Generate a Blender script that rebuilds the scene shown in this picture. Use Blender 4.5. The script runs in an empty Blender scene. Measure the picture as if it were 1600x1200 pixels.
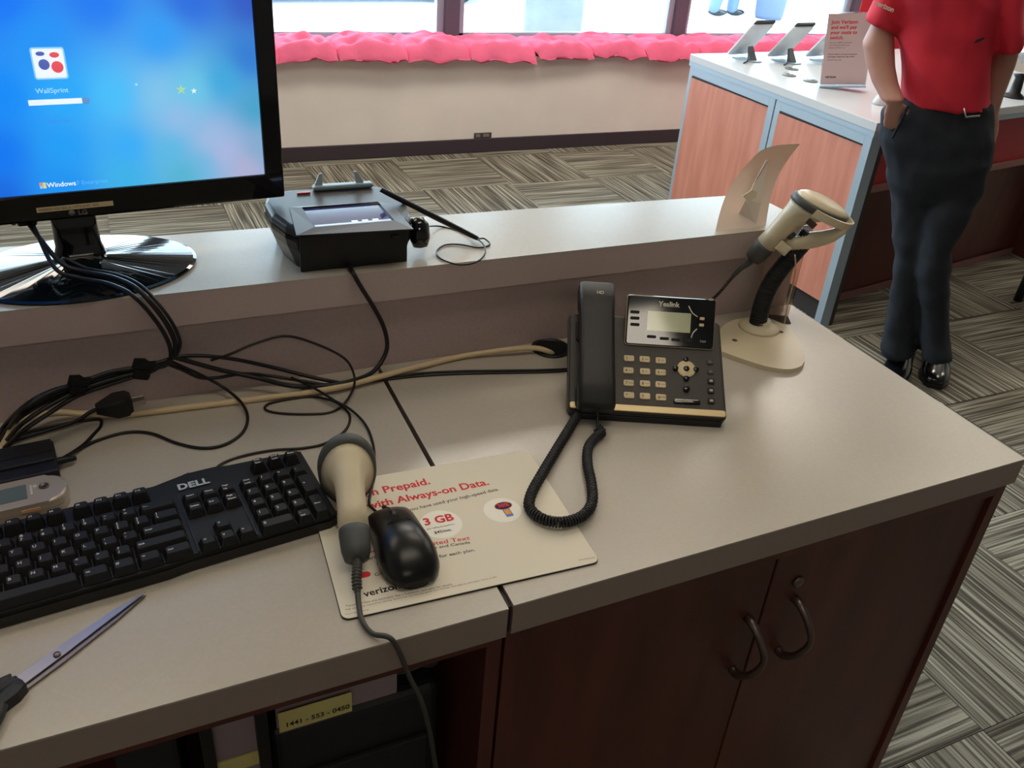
import bpy, bmesh, math, random
from math import sin, cos, pi, radians, sqrt, atan2, hypot
from mathutils import Vector as V, Matrix, Quaternion, noise
random.seed(7)
S = bpy.context.scene
COL = S.collection
# ------------------------------------------------------------------ camera
FPX, PITCH, YAW, ROLL = 1355.0, -.5340, .4657, .0832
CAM = V((-.3024, -.5529, 1.4565))
FW = V((sin(YAW)*cos(PITCH), cos(YAW)*cos(PITCH), sin(PITCH)))
_r = V((cos(YAW), -sin(YAW), 0)); _u = _r.cross(FW)
RT = _r*cos(ROLL)+_u*sin(ROLL); UP = -_r*sin(ROLL)+_u*cos(ROLL)
cd = bpy.data.cameras.new('camera'); cam = bpy.data.objects.new('camera', cd); COL.objects.link(cam)
cd.sensor_width = 36; cd.sensor_fit = 'HORIZONTAL'; cd.lens = 36*FPX/1600; cd.clip_start = .02; cd.clip_end = 200
cam.matrix_world = Matrix(((RT.x, UP.x, -FW.x, CAM.x), (RT.y, UP.y, -FW.y, CAM.y), (RT.z, UP.z, -FW.z, CAM.z), (0, 0, 0, 1)))
S.camera = cam
# ------------------------------------------------------------------ world, light, exposure
W = bpy.data.worlds.new('world'); S.world = W; W.use_nodes = True
bg = W.node_tree.nodes['Background']; bg.inputs[0].default_value = (.66, .86, 1, 1); bg.inputs[1].default_value = 9.0
S.view_settings.view_transform = 'Standard'; S.view_settings.look = 'None'
S.view_settings.exposure = 0; S.view_settings.gamma = 1; S.view_settings.use_curve_mapping = False
CEIL = 2.9; DT = .83; HT = DT+.1554; WY = 4.175; GY = 4.58
ROOM = (-3.0, 7.4, -4.2)          # x0, x1, y0
def area(name, loc, sx, sy, power, color, rot=(0, 0, 0), portal=False):
    l = bpy.data.lights.new(name, 'AREA'); l.shape = 'RECTANGLE'; l.size = sx; l.size_y = sy; l.energy = power; l.color = color
    if portal: l.cycles.is_portal = True
    o = bpy.data.objects.new(name, l); COL.objects.link(o); o.location = loc; o.rotation_euler = rot; return o
WX = [(-3.0, -1.38), (-1.38, .09), (.09, 1.56), (1.56, 3.16), (3.16, 4.85), (4.85, 7.4)]   # window bays
WZ0, WZ1 = .54, 2.55
area('window_daylight_portal', ((ROOM[0]+ROOM[1])/2, GY+.12, (WZ0+WZ1)/2), ROOM[1]-ROOM[0], WZ1-WZ0, 1, (1, 1, 1), (-pi/2, 0, 0), True)
CEIL_PANELS = [(-.9, 1.5), (1.2, 1.5), (3.4, 1.5), (5.6, 1.5), (-.9, 3.1), (1.2, 3.1), (3.4, 3.1), (5.6, 3.1), (.1, -.15), (-.74, -2.72)]
CEIL_POWER = [2.5, 5, 5, 6, 15, 21, 21, 21, 2, 7]

# ------------------------------------------------------------------ helpers
def ray(px, py): return FW+RT*((px-800)/FPX)-UP*((py-600)/FPX)
def at(px, py, z=DT):
    d = ray(px, py); return CAM+d*((z-CAM.z)/d.z)
def aty(px, py, y):
    d = ray(px, py); return CAM+d*((y-CAM.y)/d.y)
def atx(px, py, x):
    d = ray(px, py); return CAM+d*((x-CAM.x)/d.x)
def lin(c):
    return tuple((((x/255)+.055)/1.055)**2.4 if x/255 > .04045 else x/255/12.92 for x in c)
MATS = {}
def mat(name, c, rough=.5, metal=0, noise_amt=0, noise_scale=20, bump=0, bump_scale=200, stretch=None, spec=.5, coat=0, trans=0, emit=0, ior=1.45, c2=None, sub=0, space='Object', alpha=1):
    if name in MATS: return MATS[name]
    m = bpy.data.materials.new(name); m.use_nodes = True; nt = m.node_tree; N = nt.nodes; L = nt.links
    b = N['Principled BSDF']; col = (*lin(c), 1)
    b.inputs['Base Color'].default_value = col; b.inputs['Roughness'].default_value = rough; b.inputs['Metallic'].default_value = metal
    b.inputs['Specular IOR Level'].default_value = spec; b.inputs['IOR'].default_value = ior
    b.inputs['Coat Weight'].default_value = coat; b.inputs['Coat Roughness'].default_value = .06
    b.inputs['Transmission Weight'].default_value = trans; b.inputs['Alpha'].default_value = alpha
    if sub: b.inputs['Subsurface Weight'].default_value = sub; b.inputs['Subsurface Scale'].default_value = .01
    if emit: b.inputs['Emission Color'].default_value = col; b.inputs['Emission Strength'].default_value = emit
    if noise_amt or bump:
        tc = N.new('ShaderNodeTexCoord'); mp = N.new('ShaderNodeMapping'); L.new(tc.outputs[space], mp.inputs[0])
        if stretch: mp.inputs['Scale'].default_value = stretch
    if noise_amt:
        n = N.new('ShaderNodeTexNoise'); n.inputs['Scale'].default_value = noise_scale; n.inputs['Detail'].default_value = 6; L.new(mp.outputs[0], n.inputs['Vector'])
        r = N.new('ShaderNodeValToRGB'); L.new(n.outputs[0], r.inputs[0])
        a = lin(c2) if c2 else tuple(x*(1-noise_amt) for x in col[:3])
        r.color_ramp.elements[0].position = .32; r.color_ramp.elements[1].position = .68
        r.color_ramp.elements[0].color = (*a, 1); r.color_ramp.elements[1].color = col if c2 else (*[min(1, x*(1+noise_amt)) for x in col[:3]], 1)
        L.new(r.outputs[0], b.inputs['Base Color'])
    if bump:
        n2 = N.new('ShaderNodeTexNoise'); n2.inputs['Scale'].default_value = bump_scale; n2.inputs['Detail'].default_value = 3; L.new(mp.outputs[0], n2.inputs['Vector'])
        bp = N.new('ShaderNodeBump'); bp.inputs['Strength'].default_value = bump; bp.inputs['Distance'].default_value = .002
        L.new(n2.outputs[0], bp.inputs['Height']); L.new(bp.outputs[0], b.inputs['Normal'])
    MATS[name] = m; return m
def attr_mat(name, emit):
    m = bpy.data.materials.new(name); m.use_nodes = True; N = m.node_tree.nodes; L = m.node_tree.links; b = N['Principled BSDF']
    a = N.new('ShaderNodeVertexColor'); a.layer_name = 'Col'
    b.inputs['Base Color'].default_value = (.01, .01, .01, 1); b.inputs['Roughness'].default_value = .35
    L.new(a.outputs[0], b.inputs['Emission Color']); b.inputs['Emission Strength'].default_value = emit; return m
def cr(P, i, t):
    n = len(P); p0, p1, p2, p3 = P[max(i-1, 0)], P[i], P[min(i+1, n-1)], P[min(i+2, n-1)]
    return .5*((2*p1)+(p2-p0)*t+(2*p0-5*p1+4*p2-p3)*t*t+(3*p1-p0-3*p2+p3)*t*t*t)
def smooth_path(P, n=8):
    P = [V(p) for p in P]; out = []
    for i in range(len(P)-1):
        for k in range(n): out.append(cr(P, i, k/n))
    out.append(P[-1]); return out
def smooth_vals(R, n=8):
    out = []
    for i in range(len(R)-1):
        for k in range(n): out.append(R[i]+(R[i+1]-R[i])*k/n)
    out.append(R[-1]); return out
def resample(P, step):
    out = [P[0].copy()]; acc = 0
    for a, b in zip(P[:-1], P[1:]):
        L_ = (b-a).length; d = 0
        while L_ > 0 and acc+(L_-d) >= step:
            d += step-acc; acc = 0; out.append(a+(b-a)*(d/L_))
        acc += L_-d
    return out
def frames(P):
    T = []
    for i in range(len(P)):
        t = P[min(i+1, len(P)-1)]-P[max(i-1, 0)]
        T.append(t.normalized() if t.length > 1e-9 else V((0, 0, 1)))
    n = T[0].orthogonal().normalized(); Fr = []
    for i, t in enumerate(T):
        n = (n-t*n.dot(t)); n = n.normalized() if n.length > 1e-6 else t.orthogonal().normalized()
        Fr.append((t, n, t.cross(n)))
    return Fr
class MB:
    def __init__(s): s.v = []; s.f = []; s.sm = []
    def add(s, vs, fs, smooth=False):
        o = len(s.v); s.v += [V(v) for v in vs]; s.f += [tuple(i+o for i in f) for f in fs]; s.sm += [smooth]*len(fs); return s
    def box(s, a, b, bev=0, seg=2):
        """box from corner a to corner b"""
        x0, y0, z0 = [min(p, q) for p, q in zip(a, b)]; x1, y1, z1 = [max(p, q) for p, q in zip(a, b)]
        if bev:
            bm = bmesh.new(); bmesh.ops.create_cube(bm, size=1)
            for v in bm.verts: v.co = V(((x0+x1)/2+v.co.x*(x1-x0), (y0+y1)/2+v.co.y*(y1-y0), (z0+z1)/2+v.co.z*(z1-z0)))
            bmesh.ops.bevel(bm, geom=bm.edges[:], offset=bev, segments=seg, affect='EDGES', profile=.5)
            s.bm(bm); return s
        vs = [(x0, y0, z0), (x1, y0, z0), (x1, y1, z0), (x0, y1, z0), (x0, y0, z1), (x1, y0, z1), (x1, y1, z1), (x0, y1, z1)]
        return s.add(vs, [(0, 3, 2, 1), (4, 5, 6, 7), (0, 1, 5, 4), (1, 2, 6, 5), (2, 3, 7, 6), (3, 0, 4, 7)])
    def bm(s, bm, smooth=False):
        bm.verts.index_update(); o = len(s.v); s.v += [v.co.copy() for v in bm.verts]
        for f in bm.faces: s.f.append(tuple(v.index+o for v in f.verts)); s.sm.append(smooth)
        bm.free(); return s
    def prism(s, poly, z0, z1, bev=0, seg=2, zt=None):
        """poly: list of (x,y); optional zt: function (x,y)->top z"""
        bm = bmesh.new(); lo = [bm.verts.new((p[0], p[1], z0)) for p in poly]
        hi = [bm.verts.new((p[0], p[1], zt(p[0], p[1]) if zt else z1)) for p in poly]; n = len(poly)
        bm.faces.new(lo[::-1]); top = bm.faces.new(hi)
        for i in range(n): bm.faces.new((lo[i], lo[(i+1) % n], hi[(i+1) % n], hi[i]))
        if bev:
            bmesh.ops.bevel(bm, geom=list(top.edges), offset=bev, segments=seg, affect='EDGES', profile=.5)
        bmesh.ops.recalc_face_normals(bm, faces=bm.faces[:]); return s.bm(bm)
    def rings(s, R, cap=True, smooth=True, closed=False):
        n = len(R[0]); vs = [p for r in R for p in r]; fs = []
        m = len(R)
        for i in range(m if closed else m-1):
            a, b = i*n, ((i+1) % m)*n
            for k in range(n): fs.append((a+k, a+(k+1) % n, b+(k+1) % n, b+k))
        o = len(s.v); s.add(vs, fs, smooth)
        if cap and not closed: s.add([], [], smooth); s.f += [tuple(o+i for i in range(n-1, -1, -1)), tuple(o+(m-1)*n+i for i in range(n))]; s.sm += [False, False]
        return s
    def tube(s, P, r, n=8, sub=6, closed=False):
        rr = r if isinstance(r, (list, tuple)) else [r]*len(P)
        if sub: Q = smooth_path(P, sub); rr = smooth_vals(rr, sub)
        else: Q = [V(p) for p in P]
        R = []
        for (t, a, b), p, q in zip(frames(Q), Q, rr): R.append([p+a*(q*cos(2*pi*k/n))+b*(q*sin(2*pi*k/n)) for k in range(n)])
        return s.rings(R)
    def flat_tube(s, P, w, h, up=V((0, 0, 1)), n=10, sub=6):
        Q = smooth_path(P, sub) if sub else [V(p) for p in P]; R = []
        for i, p in enumerate(Q):
            t = (Q[min(i+1, len(Q)-1)]-Q[max(i-1, 0)]).normalized(); a = t.cross(up).normalized(); b = a.cross(t)
            R.append([p+a*(w*cos(2*pi*k/n))+b*(h*sin(2*pi*k/n)) for k in range(n)])
        return s.rings(R)
    def lathe(s, prof, n=24, origin=(0, 0, 0), axis=(0, 0, 1), smooth=True, sx=1, sy=1, xdir=None):
        ax = V(axis).normalized(); a = V(xdir).normalized() if xdir else ax.orthogonal().normalized(); b = ax.cross(a); o = V(origin)
        R = [[o+ax*z+a*(r*sx*cos(2*pi*k/n))+b*(r*sy*sin(2*pi*k/n)) for k in range(n)] for r, z in prof]
        return s.rings(R, smooth=smooth)
    def ell(s, c, rx, ry, rz, n=16, M=None):
        bm = bmesh.new(); bmesh.ops.create_uvsphere(bm, u_segments=n, v_segments=max(6, n//2), radius=1)
        for v in bm.verts:
            q = V((v.co.x*rx, v.co.y*ry, v.co.z*rz)); v.co = (M @ q if M else q)+V(c)
        return s.bm(bm, True)
    def quad(s, a, b, c, d): return s.add([a, b, c, d], [(0, 1, 2, 3)])
    def xf(s, M): s.v = [M @ v for v in s.v]; return s
    def mesh(s, name):
        me = bpy.data.meshes.new(name); me.from_pydata([tuple(v) for v in s.v], [], s.f); me.polygons.foreach_set('use_smooth', s.sm); me.update(); return me
PM = {}
def pm(o): return PM.get(o.name, Matrix.Identity(4))
def tag(o, label=None, cat=None, group=None, kind=None):
    if label: o['label'] = label
    if cat: o['category'] = cat
    if group: o['group'] = group
    if kind: o['kind'] = kind
    return o
def thing(name, label, cat, loc=(0, 0, 0), rz=0, group=None, kind=None):
    o = bpy.data.objects.new(name, None); COL.objects.link(o); o.empty_display_size = .05
    M = Matrix.Translation(V(loc)) @ Matrix.Rotation(rz, 4, 'Z'); o.location = loc; o.rotation_euler = (0, 0, rz); PM[o.name] = M
    return tag(o, label, cat, group, kind)
def part(name, mb, m, parent=None, label=None, world=False, kind=None, fix=True):
    """one mesh object; with parent: child in parent's local space (world=True converts); without: top level, origin moved to its base centre"""
    me_v = mb.v
    if parent is not None and world:
        Mi = pm(parent).inverted(); mb.v = [Mi @ v for v in me_v]
    loc = V((0, 0, 0))
    xs = [v.x for v in mb.v]; ys = [v.y for v in mb.v]; zs = [v.z for v in mb.v]
    loc = V(((min(xs)+max(xs))/2, (min(ys)+max(ys))/2, min(zs)))
    mb.v = [v-loc for v in mb.v]
    me = mb.mesh(name)
    if m: me.materials.append(m)
    if fix:
        bm = bmesh.new(); bm.from_mesh(me); bmesh.ops.recalc_face_normals(bm, faces=bm.faces[:]); bm.to_mesh(me); bm.free()
    o = bpy.data.objects.new(name, me); COL.objects.link(o); o.location = loc
    base = pm(parent) if parent is not None else Matrix.Identity(4)
    if parent is not None: o.parent = parent
    PM[o.name] = base @ Matrix.Translation(loc)
    return tag(o, label, None, None, kind)
def solo(name, mb, m, label, cat, group=None, kind=None): return tag(part(name, mb, m), label, cat, group, kind)
def inst(o, loc, parent, rz=0, rot=None):
    c = o.copy(); COL.objects.link(c); c.parent = parent; c.location = loc; c.rotation_euler = rot or (0, 0, rz); return c
_TX = {}
def text(s, size=.01, bold=0, ext=.0, align='LEFT', spacing=1.0):
    key = (s, size, bold, align, ext, spacing)
    if key not in _TX:
        cu = bpy.data.curves.new('t', 'FONT'); cu.body = s; cu.size = size; cu.extrude = ext; cu.offset = bold; cu.align_x = align; cu.resolution_u = 3; cu.space_character = spacing
        o = bpy.data.objects.new('t', cu); COL.objects.link(o); dg = bpy.context.evaluated_depsgraph_get(); ev = o.evaluated_get(dg); me = ev.to_mesh()
        _TX[key] = ([v.co.copy() for v in me.vertices], [tuple(p.vertices) for p in me.polygons]); ev.to_mesh_clear(); bpy.data.objects.remove(o); bpy.data.curves.remove(cu)
    vs, fs = _TX[key]; mb = MB(); mb.add(vs, fs); return mb
def T(x, y, z): return Matrix.Translation((x, y, z))
def RX(a): return Matrix.Rotation(a, 4, 'X')
def RY(a): return Matrix.Rotation(a, 4, 'Y')
def RZ(a): return Matrix.Rotation(a, 4, 'Z')
def basis(o, x, y):
    x = V(x).normalized(); z = x.cross(V(y)).normalized(); y = z.cross(x)
    return Matrix(((x.x, y.x, z.x, o[0]), (x.y, y.y, z.y, o[1]), (x.z, y.z, z.z, o[2]), (0, 0, 0, 1)))
def rrect(w, h, r, n=5, cx=0, cy=0):
    P = []
    for (sx, sy, a0) in ((1, 1, 0), (-1, 1, 90), (-1, -1, 180), (1, -1, 270)):
        for k in range(n+1):
            a = radians(a0+90*k/n); P.append((cx+sx*(w/2-r)+r*cos(a), cy+sy*(h/2-r)+r*sin(a)))
    return P
def remesh(name, mb, voxel, m, parent, smooth=3, disp=None, label=None):
    """volumes in mb (world space) are fused into one continuous surface"""
    me = mb.mesh('tmp'); o = bpy.data.objects.new('tmp', me); COL.objects.link(o)
    r = o.modifiers.new('r', 'REMESH'); r.mode = 'VOXEL'; r.voxel_size = voxel
    if smooth: s = o.modifiers.new('s', 'SMOOTH'); s.factor = .5; s.iterations = smooth
    dg = bpy.context.evaluated_depsgraph_get(); ev = o.evaluated_get(dg); e = ev.to_mesh()
    out = MB(); out.add([v.co.copy() for v in e.vertices], [tuple(p.vertices) for p in e.polygons], True)
    if disp:
        nn = [v.normal.copy() for v in e.vertices]; out.v = [v+n*disp(v) for v, n in zip(out.v, nn)]
    ev.to_mesh_clear(); bpy.data.objects.remove(o)
    return part(name, out, m, parent, label, world=True, fix=False)

# ------------------------------------------------------------------ materials
laminate = mat('laminate_top', (184, 175, 162), .24, noise_amt=.025, noise_scale=260, space='Object', bump=.05, bump_scale=600)
lam_edge = mat('laminate_edge_shaded', (146, 130, 122), .5, noise_amt=.03, noise_scale=260)  # laminate darkened in its colour to stand for shade on the front edge
ledge_edge = mat('ledge_edge', (188, 168, 164), .5, noise_amt=.03, noise_scale=260)  # paler copy of the edge laminate; stronger light put into its colour
seam_dark = mat('edge_strip_dark', (38, 28, 24), .6)
cherry = mat('cherry_shaded', (98, 50, 42), .42, noise_amt=.3, noise_scale=5, stretch=(3, 3, .5), c2=(72, 34, 28))  # cherry darkened in its colour for the shade on the desk fronts
cherry_lit = mat('cherry_panel_lit', (222, 148, 126), .5, noise_amt=.3, noise_scale=7, stretch=(2, 4, .5), c2=(206, 130, 108))  # cherry paled: window light and haze put into the wood colour
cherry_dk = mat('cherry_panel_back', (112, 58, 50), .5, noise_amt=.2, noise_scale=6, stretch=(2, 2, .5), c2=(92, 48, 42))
silver = mat('silver_trim', (176, 194, 208), .4, metal=.35)
white_top = mat('white_counter', (214, 218, 222), .2)
blk = mat('black_plastic', (24, 24, 26), .42, bump=.15, bump_scale=900)
blk_gloss = mat('black_gloss', (10, 11, 14), .06, coat=.6)
blk_soft = mat('black_soft', (30, 31, 33), .5)
key_blk = mat('key_black', (24, 24, 25), .5, spec=.35)
legend = mat('legend_white', (205, 205, 200), .6)
rubber = mat('cable_black', (20, 20, 22), .45)
rubber_br = mat('cable_brown', (34, 24, 22), .45)
cable_beige = mat('cable_beige', (214, 190, 152), .5)
beige = mat('scanner_beige', (214, 200, 170), .35, sub=.05)
grey_rub = mat('scanner_grey', (72, 74, 72), .5)
chrome = mat('brushed_steel', (190, 188, 186), .3, metal=1)
gunmetal = mat('gunmetal', (120, 105, 98), .35, metal=.9)
paper_w = mat('paper_white', (226, 220, 208), .7)
paper_red = mat('print_red', (214, 40, 52), .7)
paper_blk = mat('print_black', (30, 28, 28), .7)
paper_grey = mat('print_grey', (120, 112, 104), .7)
deep = mat('hole_dark', (8, 8, 9), .9)

# ================================================================== ROOM
x0, x1, y0 = ROOM
fl = MB().box((x0-.1, y0-.1, -.12), (x1+.1, GY+.1, -.006)); floor = tag(part('floor', fl, mat('floor_under', (50, 46, 40), .9)), kind='structure')
def carpet_mat(name):
    m = bpy.data.materials.new(name); m.use_nodes = True; N = m.node_tree.nodes; L = m.node_tree.links; b = N['Principled BSDF']; b.inputs['Roughness'].default_value = .95; b.inputs['Specular IOR Level'].default_value = .15
    tc = N.new('ShaderNodeTexCoord'); oi = N.new('ShaderNodeObjectInfo')
    vm = N.new('ShaderNodeVectorMath'); vm.operation = 'MULTIPLY_ADD'; vm.inputs[1].default_value = (1, 1, 1)
    mul = N.new('ShaderNodeVectorMath'); mul.operation = 'SCALE'; mul.inputs[0].default_value = (3.1, 7.7, 1.3); L.new(oi.outputs['Random'], mul.inputs['Scale'])
    add = N.new('ShaderNodeVectorMath'); add.operation = 'ADD'; L.new(tc.outputs['Object'], add.inputs[0]); L.new(mul.outputs[0], add.inputs[1])
    def nz(scale, sx, sy, det=2):
        mp = N.new('ShaderNodeMapping'); mp.inputs['Scale'].default_value = (sx, sy, 1); L.new(add.outputs[0], mp.inputs[0])
        n = N.new('ShaderNodeTexNoise'); n.inputs['Scale'].default_value = scale; n.inputs['Detail'].default_value = det; L.new(mp.outputs[0], n.inputs['Vector']); return n
    a = nz(1, 2.4, 135); c = nz(1, 1.0, 34); d = nz(260, 1, 1)
    r = N.new('ShaderNodeValToRGB'); L.new(a.outputs[0], r.inputs[0]); e = r.color_ramp.elements
    e[0].position = .40; e[0].color = (*lin((82, 78, 71)), 1); e[1].position = .62; e[1].color = (*lin((162, 159, 147)), 1)
    x = r.color_ramp.elements.new(.5); x.color = (*lin((122, 117, 107)), 1)
    r2 = N.new('ShaderNodeValToRGB'); L.new(c.outputs[0], r2.inputs[0]); r2.color_ramp.elements[0].position = .35; r2.color_ramp.elements[0].color = (.68, .66, .62, 1); r2.color_ramp.elements[1].position = .65; r2.color_ramp.elements[1].color = (1.15, 1.15, 1.1, 1)
    mx = N.new('ShaderNodeMix'); mx.data_type = 'RGBA'; mx.blend_type = 'MULTIPLY'; mx.inputs[0].default_value = 1; L.new(r.outputs[0], mx.inputs[6]); L.new(r2.outputs[0], mx.inputs[7])
    L.new(mx.outputs[2], b.inputs['Base Color'])
    bp = N.new('ShaderNodeBump'); bp.inputs['Strength'].default_value = .35; bp.inputs['Distance'].default_value = .004; L.new(d.outputs[0], bp.inputs['Height']); L.new(bp.outputs[0], b.inputs['Normal']); return m
cm = carpet_mat('striped_carpet'); tm = MB().box((-.249, -.249, 0), (.249, .249, .006)); tile = None
k = 0
for i in range(-2, 9):
    for j in range(-1, 9):
        cx, cy = 1.167+.5*i-.25+.0, .076+.5*j+.25
        if cy > 4.4: continue
        rz = pi/2 if (i+j) % 2 else 0
        if tile is None:
            tile = part('carpet_tile', tm, cm, floor, world=False); pf = pm(floor).translation; tile.location = V((cx, cy, -.006))-pf; tile.rotation_euler.z = rz
        else: inst(tile, V((cx, cy, -.006))-pf, floor, rz)
# floor right beyond tiles is the same under-surface: give it the carpet too
floor.data.materials.clear(); floor.data.materials.append(cm)
wallm = mat('wall_beige', (240, 232, 226), .8, noise_amt=.04, noise_scale=3)
tag(part('wall_far', MB().box((x0, WY, 0), (x1, WY+.1, .515)), wallm), kind='structure')
tag(part('trim_1', MB().box((x0, WY-.004, .5155), (x1, GY+.06, .54), .004), wallm), kind='structure')
tag(part('baseboard_far', MB().box((x0, WY-.012, 0), (x1, WY, .082), .004), mat('baseboard_dark', (66, 56, 64), .5)), kind='structure')
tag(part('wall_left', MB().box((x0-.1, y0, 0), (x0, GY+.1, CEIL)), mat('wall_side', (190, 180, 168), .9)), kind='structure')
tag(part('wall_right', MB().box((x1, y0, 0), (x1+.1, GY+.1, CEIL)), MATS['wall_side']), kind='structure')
tag(part('wall_near', MB().box((x0-.1, y0-.1, 0), (x1+.1, y0, CEIL)), mat('wall_near_dark', (140, 128, 120), .9)), kind='structure')
tag(part('wall_lintel', MB().box((x0, GY-.02, WZ1), (x1, GY+.1, CEIL)), wallm), kind='structure')
tag(part('ceiling', MB().box((x0-.1, y0-.1, CEIL), (x1+.1, GY+.2, CEIL+.1)), mat('ceiling_white', (190, 185, 176), .9)), kind='structure')
# windows
mull = mat('mullion_dark', (96, 92, 106), .5); frame_l = mat('mullion_silver', (172, 188, 202), .35, metal=.2)
gm = bpy.data.materials.new('window_glass'); gm.use_nodes = True; N = gm.node_tree.nodes; N.clear()
o_ = N.new('ShaderNodeOutputMaterial'); mx = N.new('ShaderNodeMixShader'); tr = N.new('ShaderNodeBsdfTransparent'); gl = N.new('ShaderNodeBsdfGlossy'); gl.inputs['Roughness'].default_value = .01
tr.inputs[0].default_value = (.95, .98, .99, 1); fr = N.new('ShaderNodeFresnel'); fr.inputs[0].default_value = 1.3
for a, b in ((fr.outputs[0], mx.inputs[0]), (tr.outputs[0], mx.inputs[1]), (gl.outputs[0], mx.inputs[2]), (mx.outputs[0], o_.inputs[0])): gm.node_tree.links.new(a, b)
mxs = [aty(702, 20, GY).x, aty(1058, 20, GY).x, aty(1325, 40, GY).x]
bays = [x0, mxs[0]-2*(mxs[1]-mxs[0]), mxs[0]-(mxs[1]-mxs[0]), mxs[0], mxs[1], mxs[2], x1]
for i in range(6):
    a, b = bays[i], bays[i+1]
    w = tag(part('window_%d' % (i+1), MB().box((a+.03, GY-.003, .60), (b-.03, GY+.003, WZ1-.03)), gm), kind='structure')
    f = MB()
    f.box((a+.025, GY-.025, .541), (b-.025, GY+.025, .605), .004); f.box((a+.025, GY-.025, WZ1-.05), (b-.025, GY+.025, WZ1), .004)
    f.box((a+.025, GY-.025, .541), (a+.085, GY+.025, WZ1), .004); f.box((b-.085, GY-.025, .541), (b-.025, GY+.025, WZ1), .004)
    part('window_frame', f, frame_l, w, world=True)
    if i: part('mullion', MB().box((a-.045, GY-.06, .541), (a+.045, GY+.04, WZ1), .004), mull, w, world=True)
# outside
tag(part('pavement', MB().box((-14, GY+.1, -.15), (24, 34, 0)), mat('pavement_pale', (225, 225, 222), .9)), kind='structure')
pc = at(868, 45, .6); pdir = (pc-CAM).normalized()
pp = aty(868, 40, 6.4)
solo('concrete_pillar', MB().box((aty(820, 20, 6.2).x, 6.2, 0), (aty(914, 20, 6.2).x, 6.6, 3.4), .03), mat('pillar_concrete', (150, 156, 158), .9, noise_amt=.12, noise_scale=4), 'pale grey concrete pillar standing outside the middle window', 'pillar')

# outlet on far wall
ol = aty(754, 212, WY)
t = thing('wall_outlet', 'small dark wall outlet low on the beige window wall', 'outlet', (ol.x, WY, ol.z-.012))
part('cover_plate', MB().box((-.055, -.006, 0), (.055, 0, .03), .002), mat('outlet_brown', (70, 60, 56), .5), t)
part('socket', MB().box((-.045, -.008, .006), (-.018, -.0055, .024)).box((.0, -.008, .006), (.04, -.0055, .024)), mat('outlet_grey', (130, 124, 118), .5), t)

# ceiling light panels
em = mat('light_panel', (255, 238, 210), .5, emit=3.0)
t0 = None
for i, (x, y) in enumerate(CEIL_PANELS):
    lb = 'recessed ceiling light panel over the %s' % ['far left of the shop floor', 'middle of the shop floor', 'display counter', 'right end of the shop', 'window ledge, leftmost', 'window ledge, second from left', 'window ledge, third from left', 'window ledge, rightmost', 'service desk', 'floor behind the photographer'][i]
    t = thing('ceiling_light', lb, 'light', (x, y, CEIL-.03), 0, 'ceiling light panels')
    part('light_frame', MB().box((-.62, -.32, 0), (-.58, .32, .03)).box((.58, -.32, 0), (.62, .32, .03)).box((-.62, -.32, 0), (.62, -.28, .03)).box((-.62, .28, 0), (.62, .32, .03)), white_top, t)
    part('diffuser', MB().box((-.58, -.28, .012), (.58, .28, .028)), em, t)
    area('ceiling_lamp', (x, y, CEIL-.035), 1.1, .5, CEIL_POWER[i], (1, .93, .84))

# ------------------------------------------------------------------ cushions on the ledge
cush_m = mat('cushion_pink_hazed', (240, 108, 146), .85, noise_amt=.08, noise_scale=9, bump=.6, bump_scale=60)  # pink lightened in the base colour to imitate haze from the windows
def cushion_mb(seed, w, d=.40, h=.085):
    n = 32; vs = []; fs = []
    den = lambda t_: (1-(1-abs(t_))**1.8)*(1 if t_ >= 0 else -1)
    def hgt(u, v):
        e = (max(0, 1-abs(u)**4)*max(0, 1-abs(v)**3.2))**.5
        tuft = 0
        for tx in (-.5, 0, .5):
            for ty in (-.5, .5, 0):
                if (tx == 0) != (ty == 0): continue
                tuft += math.exp(-((u-tx)**2+(v-ty)**2)/.018)
        q = noise.noise(V((u*2.2+seed*3.7, v*2.2, seed)))
        return e*(h*(.62+.30*q)-.032*tuft)
    for side in (1, -1):
        for j in range(n+1):
            for i in range(n+1):
                u, v = den(-1+2*i/n), den(-1+2*j/n)
                ex = 1+.05*noise.noise(V((v*2, seed*1.3, side*.1)))-.06*(v*v)*(u*u); ey = 1+.07*noise.noise(V((u*2, seed*2.1, 4)))
                z = h*.30+(hgt(u, v) if side > 0 else -.55*hgt(u, v))
                # front edge sags over the ledge
                y = v*d/2*ey
                z = max(z, 0)
                over = max(0, -.150-y); z -= over*(.75+.5*noise.noise(V((seed*2.3, u*1.5, 1))))
                vs.append((u*w/2*ex, y, z))
    m = (n+1)**2
    for j in range(n):
        for i in range(n):
            a = j*(n+1)+i; fs.append((a, a+1, a+n+2, a+n+1)); fs.append((m+a, m+a+n+1, m+a+n+2, m+a+1))
    for i in range(n):
        fs.append((i, m+i, m+i+1, i+1)); a = n*(n+1)+i; fs.append((a, a+1, m+a+1, m+a))
        a = i*(n+1); fs.append((a, a+n+1, m+a+n+1, m+a)); a = a+n; fs.append((a, m+a, m+a+n+1, a+n+1))
    mb = MB(); mb.add(vs, fs, True); return mb
bx = [433, 528, 636, 733, 838, 927, 1010, 1092]
xs = [aty(p, 80, WY-.02).x for p in bx]; step = (xs[-1]-xs[0])/(len(xs)-1)
edges_ = [xs[0]-2*step, xs[0]-step]+xs+[xs[-1]+step*k for k in range(1, 5)]
ords = ['hidden behind the monitor, leftmost', 'second from the left, behind the monitor', 'just right of the monitor edge', 'second right of the monitor', 'left of the first dark mullion', 'right of the first dark mullion', 'before the concrete pillar', 'just right of the concrete pillar', 'left of the second dark mullion', 'behind the counter corner', 'behind the leftmost display tablet', 'behind the middle display tablet', 'behind the printed sign']
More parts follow.
